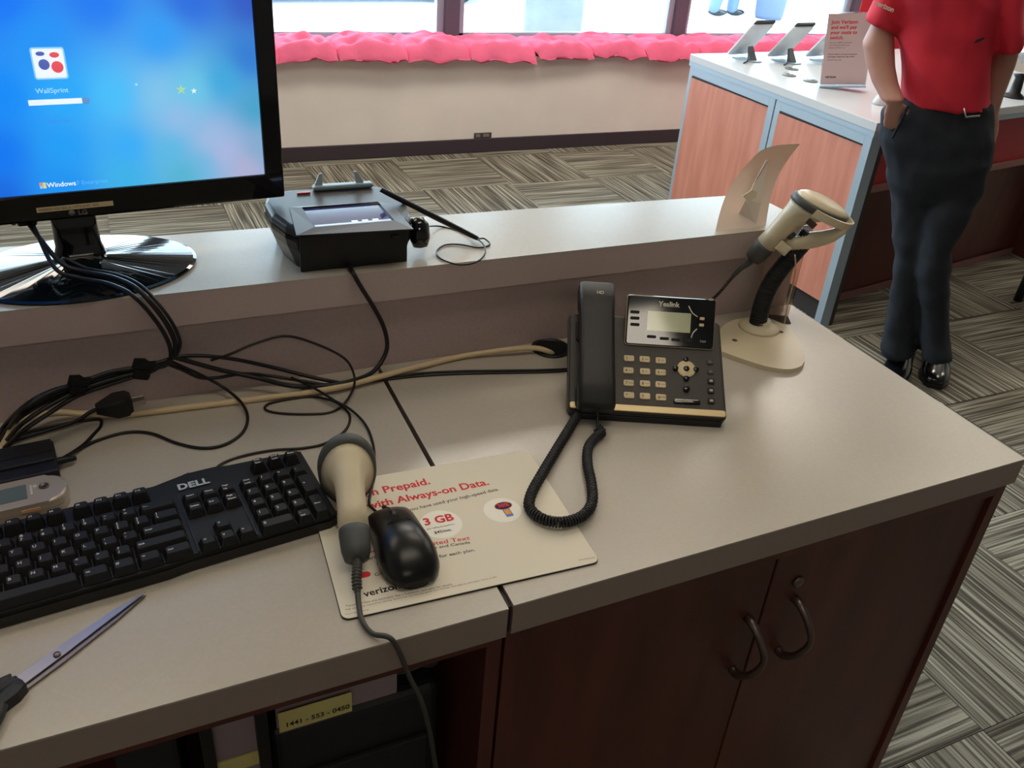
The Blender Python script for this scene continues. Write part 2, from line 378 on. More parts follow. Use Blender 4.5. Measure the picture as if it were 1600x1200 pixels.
for i in range(len(edges_)-1):
    a, b = edges_[i], edges_[i+1]
    mb = cushion_mb(i+1, (b-a)*1.04, .40+random.uniform(-.02, .02), .092+random.uniform(-.006, .008))
    mb.xf(T((a+b)/2, WY+.142+random.uniform(-.012, .012), .541) @ RZ(random.uniform(-.04, .04)))
    solo('seat_cushion', mb, cush_m, 'pink tufted seat cushion on window ledge, '+ords[i], 'cushion', 'pink cushions along the window ledge')

# ================================================================== SERVICE DESK
TH = .04
FL0 = at(0, 1172); FL = at(795, 951); FRa = at(803, 946); FRb = at(1603, 717); BRb = at(1236, 476); Ba = at(590, 573)
slope = (FL.y-FL0.y)/(FL.x-FL0.x); yb = .4975
# left worktop
t = thing('worktop', 'left grey-beige laminate desk top carrying the keyboard and scissors', 'desk top', (-.5, .25, DT-TH))
P = [(-1.25, FL.y+slope*(-1.25-FL.x)), (FL.x, FL.y), (Ba.x-.003, yb), (-1.25, yb)]
part('laminate_surface', MB().prism(P, DT-.002, DT), laminate, t, world=True)
part('edge_band', MB().prism([(p[0], p[1]+.0004) for p in P], DT-TH, DT-.002), lam_edge, t, world=True, label='brown-grey front edge of the left desk top')
t = thing('worktop', 'right grey-beige laminate desk top carrying the desk phone', 'desk top', (.38, .25, DT-TH))
P = [(FRa.x, FRa.y), (FRb.x, FRb.y), (BRb.x, yb), (Ba.x+.003, yb)]
part('laminate_surface', MB().prism(P, DT-.002, DT), laminate, t, world=True)
part('edge_band', MB().prism([(p[0], p[1]+.0004) for p in P], DT-TH, DT-.002), lam_edge, t, world=True, label='brown-grey front edge of the right desk top')
solo('joint_strip', MB().box((-.0075, .004, DT-TH+.001), (-.0025, .49, DT-.004)), seam_dark, 'dark joint line between the two desk tops', 'joint strip')
# grommet (ring flush with the top)
g = at(861, 545); t = thing('cable_grommet', 'black oval cable grommet in desk top behind the phone', 'grommet', (g.x, g.y+.0, DT))
part('ring', MB().lathe([(.0305, .0003), (.031, .002), (.028, .0035), (.025, .003), (.0245, .0004)], 32), blk, t)
part('hole', MB().lathe([(.0002, .0006), (.0245, .0006), (.0245, .0012), (.0002, .0012)], 32), deep, t)
# raised counter
fr_ = .4805
RA = at(1180, 307, HT)
t = thing('raised_counter', 'raised grey laminate transaction ledge running behind the desk', 'counter', (-.2, .58, 0))
P = [(-1.25, fr_), (.752, fr_), (.747, .640), (.30, .660), (-1.25, .70)]
part('ledge_surface', MB().prism(P, HT-.002, HT), laminate, t, world=True)
part('ledge_edge', MB().prism([(p[0], p[1]+.0003) for p in P], HT-.045, HT-.002), ledge_edge, t, world=True)
part('backsplash', MB().box((-1.25, .4985, DT-.0395), (.750, .56, HT-.0455)), mat('backsplash_grey', (182, 162, 160), .5, noise_amt=.05, noise_scale=200), t, world=True)
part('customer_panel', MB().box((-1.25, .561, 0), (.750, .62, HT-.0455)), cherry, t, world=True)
# cabinet under the right top
CF = .012
t = thing('cabinet', 'dark cherry two-door cabinet under the right desk top', 'cabinet', (.37, .25, 0))
ZT = DT-TH-.0005
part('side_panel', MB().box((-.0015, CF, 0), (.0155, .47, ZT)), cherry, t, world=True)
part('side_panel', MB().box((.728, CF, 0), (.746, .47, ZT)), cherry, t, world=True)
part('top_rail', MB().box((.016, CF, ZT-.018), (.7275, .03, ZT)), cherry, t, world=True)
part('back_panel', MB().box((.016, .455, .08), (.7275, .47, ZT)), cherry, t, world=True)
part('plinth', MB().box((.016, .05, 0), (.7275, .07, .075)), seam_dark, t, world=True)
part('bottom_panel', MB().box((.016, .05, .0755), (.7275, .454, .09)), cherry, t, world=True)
def handle_mb(xc, zt, zb, yf):
    m = MB(); zc = (zt+zb)/2; h = (zt-zb)/2
    Pn = [(xc, yf, zt), (xc, yf-.012, zt-.001), (xc+.004, yf-.028, zt-.018), (xc+.010, yf-.036, zc), (xc+.004, yf-.028, zb+.018), (xc, yf-.012, zb+.001), (xc, yf, zb)]
    m.tube(Pn, [.0062, .0058, .0048, .0042, .0048, .0058, .0062], 10, 6); return m
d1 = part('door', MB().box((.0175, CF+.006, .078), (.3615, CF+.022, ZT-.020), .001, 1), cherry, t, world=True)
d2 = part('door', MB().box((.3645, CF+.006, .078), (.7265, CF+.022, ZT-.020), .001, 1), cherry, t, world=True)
h1 = aty(1172, 970, CF); h2 = aty(1246, 940, CF)
part('handle', handle_mb(h1.x, h1.z, h1.z-.093, CF+.006), gunmetal, d1, world=True, label='curved dark metal bow handle')
part('handle', handle_mb(h2.x, h2.z, h2.z-.093, CF+.006), gunmetal, d2, world=True, label='curved dark metal bow handle')
lk = aty(1251, 913, CF)
part('door_lock', MB().lathe([(.0085, 0), (.0085, .003), (.006, .0045), (.0005, .0045)], 20, (lk.x, CF+.006, lk.z), (0, -1, 0)), gunmetal, d2, world=True)
# open shelf unit under left top
t = thing('shelf_unit', 'dark cherry open shelf unit under the left desk top', 'shelf', (-.5, .25, 0))
part('side_panel', MB().box((-.0225, CF, 0), (-.0055, .47, ZT)), cherry, t, world=True)
part('side_panel', MB().box((-1.2, CF, 0), (-1.18, .47, ZT)), cherry, t, world=True)
part('top_rail', MB().box((-1.18, CF, ZT-.022), (-.023, .03, ZT)), cherry, t, world=True)
part('back_panel', MB().box((-1.18, .455, .05), (-.023, .47, ZT)), blk_soft, t, world=True)
part('shelf', MB().box((-1.18, .02, .40), (-.023, .454, .418)), cherry, t, world=True)
part('bottom_panel', MB().box((-1.18, .02, .05), (-.023, .454, .068)), cherry, t, world=True)
# contents of the shelf
SH = .4185
solo('printer', MB().box((-.238, .075, SH), (-.045, .40, .653), .012, 3).box((-.22, .068, .50), (-.06, .08, .58), .004), blk_soft, 'black printer-like box on the shelf below papers', 'printer')
def sheet(name, pts, y, m, label, cat, th=.0015, lean=.0, zb=None):
    W_ = [aty(px, py, y) for px, py in pts]; zmin = min(p.z for p in W_)
    f = [V((p.x, y+lean*(p.z-zmin), p.z)) for p in W_]; b = [p+V((0, th, 0)) for p in f]; n = len(f)
    mb = MB(); mb.add(f+b, [tuple(range(n)), tuple(range(2*n-1, n-1, -1))]+[(i, (i+1) % n, n+(i+1) % n, n+i) for i in range(n)]); return mb, f
env = mat('paper_mauve', (150, 132, 138), .8); yel = mat('paper_yellow', (214, 200, 128), .8)
A, B_ = aty(432, 1128, .08), aty(612, 1070, .08)
mb = MB().box((A.x, .080, .6535), (B_.x+.006, .083, .765)); te = thing('envelope', 'mauve printed sheet standing on the black printer', 'paper', ((A.x+B_.x)/2, .081, .6535))
part('sheet', mb, env, te, world=True)
ln = MB()
for k in range(9): ln.box((B_.x-.032, .0794, .690+k*.0075), (B_.x+.0, .0799, .6912+k*.0075))
for k in range(4): ln.box((A.x+.02, .0794, .705+k*.0085), (A.x+.07, .0799, .7062+k*.0085))
part('printed_lines', ln, mat('print_mauve', (88, 74, 80), .8), te, world=True)
n0 = aty(440, 1168, .07); n1 = aty(552, 1128, .07)
te = thing('sticky_note', 'yellow note strip with handwritten digits before the printer papers', 'note', ((n0.x+n1.x)/2, .0735, .6535))
part('note_sheet', MB().box((n0.x, .0735, .6535), (n1.x, .0745, .6835)), yel, te, world=True)
part('handwriting', text('1441 - 553 - 0450', .0096, .0002).xf(basis((n0.x+.006, .0731, .660), (1, 0, 0), (0, 0, 1))), paper_blk, te, world=True)
q0 = aty(330, 1160, .07); q1 = aty(415, 1125, .07)
te = thing('paper_box', 'mauve card box with yellow lower strip at left of the printer', 'box', ((q0.x+q1.x)/2, .16, SH))
part('card_body', MB().box((q0.x, .07, SH), (q1.x-.002, .30, .755), .002, 1), env, te, world=True)
part('yellow_strip', MB().box((q0.x+.002, .0675, aty(370, 1204, .0675).z), (q1.x-.004, .0695, aty(370, 1184, .0675).z)), yel, te, world=True)
for a_, lb in ((411, 'black upright divider between the paper box and printer'), (321, 'black upright divider left of the paper box')):
    p_ = aty(a_, 1130, .06); w_ = .0065
    solo('shelf_divider', MB().box((p_.x-.0075, .055, SH), (p_.x+.0045, .36, .757), .001, 1), blk, lb, 'divider')
p_ = aty(230, 1180, .07); p2 = aty(300, 1165, .07)
solo('binder', MB().box((p_.x-.03, .07, SH), (p2.x-.012, .33, .745), .006, 2), blk_soft, 'black binder box at the left of the open shelf', 'box')
# crinkled clear bag over printer
bag = MB(); nb = 16
vs = []
for j in range(nb+1):
    for i in range(nb+1):
        u, v = i/nb, j/nb; vs.append(V((-.15+.11*u, .10+.12*v, .655+.022*sin(pi*u)*sin(pi*v)+.009*noise.noise(V((u*7, v*7, 2))) + .002)))
nv = len(vs); vs += [v-V((0, 0, .0008)) for v in vs]
fs = []
for j in range(nb):
    for i in range(nb):
        a = j*(nb+1)+i; fs.append((a, a+1, a+nb+2, a+nb+1)); fs.append((nv+a, nv+a+nb+1, nv+a+nb+2, nv+a+1))
bag.add(vs, fs, True)
solo('plastic_bag', bag, mat('clear_film', (190, 190, 185), .15, trans=.85, ior=1.1), 'crumpled clear plastic bag lying on the black printer', 'bag')
# ================================================================== MONITOR
MO = V((-.349, .590, HT)); MR = radians(5.5)
t = thing('monitor', 'black glossy flat monitor showing a blue login screen', 'monitor', MO, MR)
MM = PM[t.name]; MI = MM.inverted()
def mon(px, py, yl=-.0125):
    d = MI.to_3x3() @ ray(px, py); c = MI @ CAM; q = c+d*((yl-c.y)/d.y); return q
p1 = mon(446, 308, -.012); p2 = mon(414, 270, -.012); p3 = mon(0, 313, -.012)
HWD = p1.x; SX = p2.x; SZ0 = .5*(p2.z+p3.z); BZ = p1.z; SZ1 = SZ0+2*SX*.5625
zt = SZ1+.022
bez = MB()
bez.box((-HWD, -.012, BZ), (HWD, .014, SZ0), .003); bez.box((-HWD, -.012, SZ1), (HWD, .014, zt), .003)
bez.box((-HWD, -.0119, BZ), (-SX, .0139, zt), .003); bez.box((SX, -.0119, BZ), (HWD, .0139, zt), .003)
part('bezel', bez, blk_gloss, t)
part('rear_shell', MB().box((-HWD+.004, .0142, BZ+.004), (HWD-.004, .030, zt-.004), .005).box((-.16, .03, BZ+.05), (.16, .055, BZ+.24), .015, 3), blk, t)
# screen picture: smooth blue wallpaper, colours interpolated between sampled points
CP = [((0, 0), (22, 120, 250)), ((150, 0), (35, 125, 245)), ((300, 0), (45, 110, 225)), ((390, 0), (52, 92, 200)), ((390, 90), (50, 125, 215)), ((250, 60), (50, 160, 250)),
      ((0, 150), (12, 140, 252)), ((100, 150), (38, 172, 255)), ((180, 150), (72, 195, 255)), ((250, 150), (132, 200, 240)), ((300, 140), (110, 205, 235)), ((350, 130), (60, 170, 225)), ((400, 170), (70, 165, 205)),
      ((280, 185), (150, 192, 236)), ((330, 220), (165, 190, 228)), ((350, 240), (178, 184, 226)), ((385, 262), (182, 178, 212)), ((405, 235), (130, 172, 208)), ((320, 255), (105, 185, 228)), ((270, 235), (88, 188, 232)), ((290, 272), (78, 182, 210)),
      ((200, 230), (52, 175, 252)), ((100, 230), (30, 160, 250)), ((0, 240), (10, 120, 245)), ((0, 310), (20, 105, 225)), ((100, 290), (25, 150, 245)), ((200, 280), (60, 180, 235)), ((60, 60), (35, 150, 250)), ((-200, 100), (15, 80, 210)), ((-200, 300), (10, 70, 190)), ((0, -200), (20, 70, 190)), ((350, -200), (30, 60, 170))]
CP = [((mon(*p).x, mon(*p).z), lin(c)) for p, c in CP]
nx, nz = 72, 44
vs = []; cols = []
for j in range(nz+1):
    for i in range(nx+1):
        x, z = -SX+2*SX*i/nx, SZ0+(SZ1-SZ0)*j/nz; w = 0; c = [0, 0, 0]
        for (qx, qz), qc in CP:
            k = 1/(((x-qx)**2+(z-qz)**2)+.00025)**1.6; w += k
            for n in range(3): c[n] += k*qc[n]
        vs.append((x, -.0095, z)); cols.append((c[0]/w, c[1]/w, c[2]/w, 1))
sb = MB(); sb.add(vs, [(j*(nx+1)+i, j*(nx+1)+i+1, (j+1)*(nx+1)+i+1, (j+1)*(nx+1)+i) for j in range(nz) for i in range(nx)])
scr = part('screen', sb, attr_mat('screen_picture', .97), t, fix=False)
ca = scr.data.color_attributes.new('Col', 'FLOAT_COLOR', 'POINT')
for i, c in enumerate(cols): ca.data[i].color = c
def em_mat(n, c, e=.95): return mat(n, c, .5, emit=e)
e_w = em_mat('glow_white', (225, 235, 250)); e_r = em_mat('glow_red', (215, 80, 90)); e_b = em_mat('glow_blue', (80, 95, 170)); e_b2 = em_mat('glow_pale_blue', (150, 175, 215)); e_y = em_mat('glow_lime', (190, 210, 110)); e_hl = em_mat('glow_pale', (130, 190, 255))
YS = -.0100
def sq(px0, py0, px1, py1, y, r=.002, w=None):
    a, b = mon(px0, py0, y), mon(px1, py1, y); return a, b
a = mon(77, 99, YS)                                  # centre of user picture
up = MB().prism(rrect(.0345, .0345, .003), 0, .0002).xf(basis((a.x, YS, a.z), (1, 0, 0), (0, 0, 1)))
part('user_picture_frame', up, e_hl, t)
up = MB().prism(rrect(.031, .031, .002), 0, .0002).xf(basis((a.x, YS-.0003, a.z), (1, 0, 0), (0, 0, 1)))
part('user_picture', up, e_w, t)
for (dx, dz, rx, rz_, m_) in ((-.0075, .0105, .0045, .0024, e_b), (.0065, .009, .005, .003, e_r), (-.0055, -.001, .0056, .0058, e_b), (.0075, -.004, .0062, .0064, e_r)):
    part('picture_ball', MB().lathe([(rx, 0), (rx*.9, .0003), (.0001, .0004)], 20, (a.x+dx, YS-.0006, a.z+dz), (0, -1, 0), sy=rz_/rx, xdir=(1, 0, 0)), m_, t)
b = mon(90, 159, YS); c = mon(44, 159, YS); d = mon(128, 156, YS)
part('password_field', MB().box((c.x, YS, b.z-.003), (d.x, YS+.0002, b.z+.003)), e_w, t)
d2_ = mon(134, 155, YS); part('login_arrow', MB().lathe([(.0042, 0), (.004, .0003), (.0001, .0003)], 18, (d2_.x, YS, b.z), (0, -1, 0)), em_mat('glow_arrow', (90, 140, 200)), t)
def scr_text(s, px, py, size, m_, bold=0, al='CENTER'):
    q = mon(px, py, YS); part('screen_text', text(s, size, bold, align=al).xf(basis((q.x, YS-.0002, q.z), (1, 0, 0), (0, 0, 1))), m_, t, fix=False)
scr_text('Password', 48, 161, .0034, e_b2, al='LEFT'); scr_text('WallSprint', 82, 145, .0078, em_mat('glow_text', (170, 215, 250)))
scr_text('Switch User', 92, 191, .0055, em_mat('glow_link', (70, 120, 215)))
scr_text('Windows', 74, 293, .0080, e_w, .0001, 'LEFT'); scr_text('7 Enterprise', 120, 289, .0070, em_mat('glow_faint', (90, 170, 250)), 0, 'LEFT')
q = mon(67, 290, YS)
for dx, dz, m_ in ((-.0018, .0018, em_mat('glow_orange', (235, 130, 70))), (.0018, .0018, e_y), (-.0018, -.0018, e_hl), (.0018, -.0018, em_mat('glow_amber', (240, 200, 90)))):
    part('logo_tile', MB().box((q.x+dx-.0016, YS-.0002, q.z+dz-.0016), (q.x+dx+.0016, YS, q.z+dz+.0016)), m_, t)
for px, py, s_, m_ in ((283, 140, .0062, em_mat('glow_leaf', (165, 205, 150))), (303, 142, .0038, e_w), (213, 132, .0022, em_mat('glow_spark', (150, 220, 250)))):
    q = mon(px, py, YS); st = MB(); pts = []
    for k in range(10): r_ = s_*(1 if k % 2 == 0 else .35); pts.append((r_*cos(k*pi/5+.3), r_*sin(k*pi/5+.3)))
    part('wallpaper_star', st.prism(pts, 0, .0001).xf(basis((q.x, YS-.0001, q.z), (1, 0, 0), (0, 0, 1))), m_, t)
# sticker, logo, stand
a, b = mon(57, 329, -.0125), mon(177, 318, -.0125)
part('label_strip', MB().box((a.x, -.0126, a.z-.003), (b.x, -.0121, a.z+.003)), mat('sticker_tan', (208, 188, 150), .6), t)
part('label_text', text('9400000 HSD BACK OFFICE PC  4A0', .0042).xf(basis(((a.x+.002), -.0128, a.z-.0014), (1, 0, 0), (0, 0, 1))), mat('print_brown', (90, 70, 56), .7), t, fix=False)
q = mon(128, 333, -.0125)
part('logo_disc', MB().lathe([(.0036, 0), (.0036, .0004), (.0001, .0004)], 20, (q.x-.011, -.0122, q.z+.0015), (0, -1, 0)), mat('logo_grey', (120, 110, 108), .5), t)
part('logo_text', text('LG', .0085, .0002).xf(basis((q.x-.004, -.0128, q.z-.0016), (1, 0, 0), (0, 0, 1))), mat('logo_grey', (120, 110, 108)), t, fix=False)
nk = MB(); R = []
for z, w, dd in ((.010, .034, .022), (.016, .030, .019), (.028, .0265, .016), (.05, .0255, .014), (.085, .026, .013)):
    R.append([V((p[0], p[1]+.012, z)) for p in rrect(2*w, 2*dd*.8, dd*.5, 4)])
part('stand_neck', nk.rings(R), blk_gloss, t)
part('neck_clip', MB().box((-.014, -.0065, .0155), (.014, -.003, .0185), .001), chrome, t)
# faceted glossy oval foot
ft = MB(); n = 60; R = []
for r_, z in ((.0001, .016), (.22, .0145), (.97, .0045), (1, .003), (.985, 0), (.0001, 0)):
    R.append([V((.136*r_*cos(2*pi*k/n)-.0, -.008+.104*r_*sin(2*pi*k/n), z+(.0022*abs(cos(3*(2*pi*k/n)+.5)) if .1 < r_ < .9 else 0))) for k in range(n)])
part('stand_foot', ft.rings(R, cap=False, smooth=False), mat('foot_gloss', (12, 18, 20), .07, spec=.45), t, label='glossy oval foot')

# ================================================================== CARD TERMINAL
TL = V((-.094, .506, HT)); t = thing('card_terminal', 'black card payment terminal on the raised ledge', 'payment terminal', TL, 0)
def loc(o, p): return PM[o.name].inverted() @ V(p)
dk = mat('terminal_grey', (44, 42, 45), .42, spec=.3)
W2 = .150
plan = [(-.002, 0), (.150, -.002), (.158, .012), (.164, .05), (.166, .10), (.158, .14), (.140, .152), (.02, .156), (-.012, .145), (-.022, .11), (-.022, .06), (-.012, .02)]
ztop = lambda x, y: .050+.002*sin(pi*max(0, min(1, x/.15)))-.0+.003*(y/.15)
part('lower_body', MB().rings([[V((.0755+(p[0]-.0755)*k_, .075+(p[1]-.075)*(k_ if p[1] > .02 else 1), z_)) for p in plan] for k_, z_ in ((.86, 0), (.90, .012), (.97, .028), (1.0, .040), (.995, .0455))], smooth=False), mat('terminal_black', (16, 17, 19), .22, spec=.4), t)
part('top_shell', MB().prism([(.0755+(p[0]-.0755)*.985, .075+(p[1]-.075)*.985) for p in plan], .046, .06, .007, 4, zt=lambda x, y: .0585-.0*y), dk, t)
# near face plate
part('rear_plate', MB().box((.001, -.0045, .0), (.146, -.0005, .050), .0015), blk, t)
c4 = [at(x, y, HT+.0585) for x, y in ((486, 357), (610, 351), (600, 320), (475, 326))]
c4 = [loc(t, p) for p in c4]
xa, xb = (c4[0].x+c4[3].x)/2, (c4[1].x+c4[2].x)/2; ya, yb_ = (c4[0].y+c4[1].y)/2, (c4[2].y+c4[3].y)/2
hc = [loc(t, at(x, y, HT+.0615)) for x, y in ((463, 366), (646, 356), (612, 317), (452, 322))]
ic = [V((xa, ya, 0)), V((xb, ya, 0)), V((xb, yb_, 0)), V((xa, yb_, 0))]; fr2 = MB()
for k in range(4):
    a_, b_, c_, d_ = hc[k], hc[(k+1) % 4], ic[(k+1) % 4], ic[k]; zz = [.0600, .0600, .0622, .0622]
    lo = [V((p.x, p.y, .0587)) for p in (a_, b_, c_, d_)]; hi = [V((p.x, p.y, z)) for p, z in zip((a_, b_, c_, d_), zz)]
    fr2.add(lo+hi, [(0, 3, 2, 1), (4, 5, 6, 7), (0, 1, 5, 4), (1, 2, 6, 5), (2, 3, 7, 6), (3, 0, 4, 7)])
part('screen_frame', fr2, mat('terminal_bronze', (66, 58, 57), .4, metal=.1, spec=.3), t)
sd = part('display', MB().box((xa, ya, .0586), (xb, yb_, .0595)), mat('lcd_blue', (60, 66, 112), .08, coat=1, emit=.25), t)
part('display_band', MB().box((xa+.002, ya+.001, .0597), (xb-.002, ya+.012, .0599)), mat('lcd_pale', (165, 178, 205), .2, emit=.5), t)
for k in range(3): part('display_mark', MB().box((xa+.052+.014*k, ya+.0125, .0597), (xa+.06+.014*k, ya+.017, .0600)), mat('lcd_white', (215, 225, 235), .3, emit=.7), t)
part('vent', MB().lathe([(.006, 0), (.006, .0012), (.0002, .0015)], 14, (.128, -.0045, .038), (0, -1, 0), sy=.6, xdir=(1, 0, 0)), dk, t)
gb = mat('reader_bluegrey', (128, 148, 160), .4)
a = loc(t, at(498, 309, HT+.06)); b = loc(t, at(597, 307, HT+.06))
part('reader_bar', MB().box((a.x, .135, .0588), (b.x, .150, .066), .003), gb, t)
for px in (508, 580):
    p_ = loc(t, at(px, 300, HT+.07)); s_ = -1 if px < 540 else 1
    R = [[V((p_.x+s_*-.002*k+c_[0]*(1-.2*k), .143+.002*k+c_[1]*(1-.18*k), .064+.0055*k)) for c_ in ((-.006, -.003), (.006, -.003), (.005, .003), (-.005, .003))] for k in range(4)]
    part('reader_prong', MB().rings(R, smooth=False), gb, t)
a = loc(t, at(485, 314, HT+.06)); part('red_key', MB().box((a.x-.011, .128, .0588), (a.x+.008, .134, .0612), .001), mat('red_plastic', (190, 60, 55), .4), t)
a = loc(t, at(655, 347, HT+.045))
part('pen_holder', MB().lathe([(.0005, -.022), (.010, -.020), (.0145, -.008), (.0145, .010), (.010, .02), (.0005, .021)], 18, (.172, a.y, .030), (0, .35, 1)), blk_gloss, t)
part('feet_pad', MB().box((.01, .01, -.0), (.03, .03, -.0005)), rubber, t)
# stylus on its tether
sp = [at(597, 297, HT+.078), at(748, 370, HT+.008)]
sp[1].z = HT+.0045
t = thing('stylus_pen', 'black tethered stylus resting in the holder of the card terminal', 'pen', sp[1])
part('pen_barrel', MB().tube([sp[0], sp[0].lerp(sp[1], .03), sp[0].lerp(sp[1], .5), sp[0].lerp(sp[1], .93), sp[1]], [.0028, .0038, .0042, .0038, .0018], 12, 3), blk, t, world=True)
zc = HT+.0016
Pn = [sp[1], at(757, 373, zc+.003), at(765, 382, zc), at(748, 387, zc), at(718, 382, zc), at(695, 383, zc), at(682, 393, zc), at(690, 405, zc), at(718, 413.5, zc), at(745, 409, zc), at(758, 395, zc+.004), at(752, 378, zc+.006), at(725, 364, zc), at(690, 354, zc), at(666, 354, HT+.012), at(655, 356, HT+.03)]
part('tether', MB().tube(Pn, .0012, 8, 6), rubber, t, world=True)

# ================================================================== CABLES
def cable(pts, r, label, m=rubber, name='cable', cat='cable', group=None, lift=0, n=9, sub=7):
    P = []
    for p in pts:
        if isinstance(p, V): P.append(p)
        elif len(p) < 4:
            q = at(p[0], p[1], DT+r+lift+(p[2] if len(p) == 3 else 0)); P.append(q if q.y < .488-r or (866 < p[0] < 940 or name == 'thread') and q.y < .62 and p[0] < 880 and (len(p) == 3 and p[2] < 0) else aty(p[0], p[1], .488-r))
        else: P.append(aty(p[0], p[1], p[3]))      # (px,py,_,y): lies against the plane y
    return solo(name, MB().tube(P, r, n, sub), m, label, cat, group)
YB = .4985
cable([aty(545, 415, .498), (552, 427, 0, .475), (565, 450, 0, .470), (585, 482, 0, .472), (600, 512, 0, .478), (605, 540, 0, .478), (598, 562, 0, .470), (580, 583, .012), (545, 596, .010), (500, 603, .008), (455, 603, .014), (400, 590, .02), (340, 577, .03), (290, 563, .04), (265, 556, .045)], .0031, 'thick black cable dropping from the card terminal to the desk')
cable([(540, 600, .004), (490, 590, .010), (430, 575, .014), (370, 562, .022), (320, 556, .030), (280, 557, .038), (262, 562, .04)], .0026, 'black cable along the backsplash, upper one of the bundle')
cable([(560, 597, .001), (520, 602, .003), (470, 595, .008), (420, 587, .012), (380, 584, .014), (340, 590, .010), (312, 590, .012), (285, 578, .022), (260, 568, .03)], .0022, 'black cable sagging under the bundle left of the brown wire')
cable([(560, 596, .0), (610, 590), (660, 583), (720, 580), (780, 579), (850, 578), (905, 574), (930, 560)], .0018, 'thin black network cable running to the back of the desk phone')
cable([(470, 607, .001), (520, 603, .001), (570, 597, .001), (640, 589), (700, 585), (770, 583), (860, 581), (915, 576)], .0016, 'second thin cable beside the network cable to the desk phone', rubber_br)
# cream cable
cable([(-30, 740), (4, 697, .004), (22, 668, .012), (50, 652, .018), (90, 645, .010), (135, 647, .002), (190, 648), (250, 642), (330, 632), (430, 620), (520, 607, .004), (580, 592, .005), (650, 574, .002), (720, 557, .001), (790, 547, .006), (835, 544, .006), (858, 550, .001), (866, 556, -.014)], .0042, 'thick cream cable running along the backsplash into the grommet', cable_beige)
# monitor leads hanging over the ledge
def lead(dx, dz, r, lab, start):
    P = [start, at(92+dx, 408+dz, HT+.030), at(130+dx, 424+dz, HT+.018), at(178+dx, 434+dz, HT+.016), at(215+dx, 452+dz, HT+.012), aty(248+dx, 488+dz, .462), aty(268+dx, 520+dz, .455), aty(274+dx, 545+dz, .452), aty(262+dx*.5, 566+dz*.5, .452), aty(225, 580+dx*.4, .450), aty(180, 586+dx*.5, .446), aty(130, 602+dx*.6, .438), aty(80, 618+dx, .424), aty(40, 640+dx, .412), at(12+dx, 668, DT+.006), at(-20+dx, 720, DT+.004)]
    return solo('cable', MB().tube(P, r, 9, 7), rubber, lab, 'cable')
lead(0, 0, .0030, 'black video cable curving from the monitor over the ledge', MM @ V((-.052, .010, .065)))
lead(-7, 10, .0026, 'black power cable curving below the video cable over the ledge', MM @ V((-.045, .006, .060)))
lead(7, -4, .0022, 'thin black cable topmost of those from the monitor foot', at(108, 425, HT+.018))
for k, (dy, lab) in enumerate(((-10, 'black cable on the upper side of the tied bundle at left'), (10, 'black cable on the lower side of the tied bundle at left'), (22, 'black cable hanging lowest in the tied bundle at left'))):
    cable([(262, 562, 0, .447), (240, 572+dy*.3, 0, .444), (215, 578+dy*.4, 0, .442), (170, 588+dy*.6, 0, .440), (120, 606+dy*.6, 0, .430), (75, 625+dy, 0, .416), (35, 652+dy, 0, .404), (8, 684+dy*.7, .006), (-25, 730, .003)], .0027, lab)
# connector at the monitor
cq = mon(55, 372, .012)
tb = thing('cable_plug', 'black video connector under the left side of the monitor', 'plug', MM @ V((-.054, .010, .058)))
part('connector_shell', MB().box((-.062, .002, .0585), (-.040, .018, BZ+.004), .003).xf(MM), blk, tb, world=True)
part('thumb_screw', MB().lathe([(.0025, 0), (.0025, .012), (.001, .013)], 10, (-.0655, .010, .060)).xf(MM), blk, tb, world=True)
# cable ties
def tie(px, py, y, w, h, lab, rz):
    c = aty(px, py, y); t_ = thing('cable_tie', lab, 'cable tie', (c.x, c.y, c.z-h/2), rz, 'velcro ties on the cable bundle')
    M_ = T(0, 0, h/2) @ RY(.30)
    part('strap_band', MB().lathe([(h*.42, -w*.36), (h*.5, -w*.30), (h*.5, w*.30), (h*.42, w*.36)], 14, (0, 0, 0), (1, 0, 0)).xf(M_), mat('velcro_black', (16, 16, 17), .95, bump=.8, bump_scale=700), t_)
    part('strap_tail', MB().prism([(-w*.5, 0), (w*.42, 0), (w*.5, h*.5), (w*.2, h*.42), (0, h*.56), (-w*.45, h*.5)], -.0015, .0015).xf(M_ @ T(0, -h*.42, h*.28) @ RX(radians(80))), MATS['velcro_black'], t_)
tie(221, 578, .446, .026, .024, 'black hook-and-loop tie nearer the ledge cables', 0)
tie(120, 603, .434, .024, .022, 'black hook-and-loop tie further left on the bundle', .1)
# thin brown wire
cable([(330, 563, .034), (360, 553, 0, .468), (400, 536, 0, .474), (448, 525, 0, .476), (500, 540, 0, .474), (538, 560, 0, .468), (552, 582, .016), (553, 604, .010), (540, 628, .003), (520, 643), (490, 647), (440, 646), (415, 640), (420, 631), (450, 624), (490, 620), (525, 629, .003), (546, 648), (540, 672), (510, 692), (475, 700), (430, 703), (385, 711), (350, 723), (330, 738, .008), (312, 752, .012)], .0017, 'thin brown keyboard wire looping up across the backsplash', rubber_br)
cable([(455, 590, .016), (490, 606, .014), (520, 624, .010), (548, 640, .005), (570, 662, .001), (582, 690), (585, 720), (582, 755, .003), (577, 785, .003), (584, 796, .006), (594, 804, .010)], .0017, 'thin black mouse wire curving down to the mouse')
cable([(268, 565, .036), (290, 575, .026), (318, 588, .018), (350, 606, .012), (376, 628, .008), (387, 652, .004), (378, 677), (350, 695), (315, 700), (275, 692), (235, 677), (195, 676), (150, 689), (118, 705, .002), (92, 719, .008), (80, 726, .008)], .0020, 'black cable looping from the bundle down to the power adapter')
cable([(0, 690, .004), (40, 676), (90, 664), (150, 655), (158, 664), (145, 680), (128, 697, .003), (105, 712, .006)], .0020, 'black cable branching off under the cream cable to the adapter')
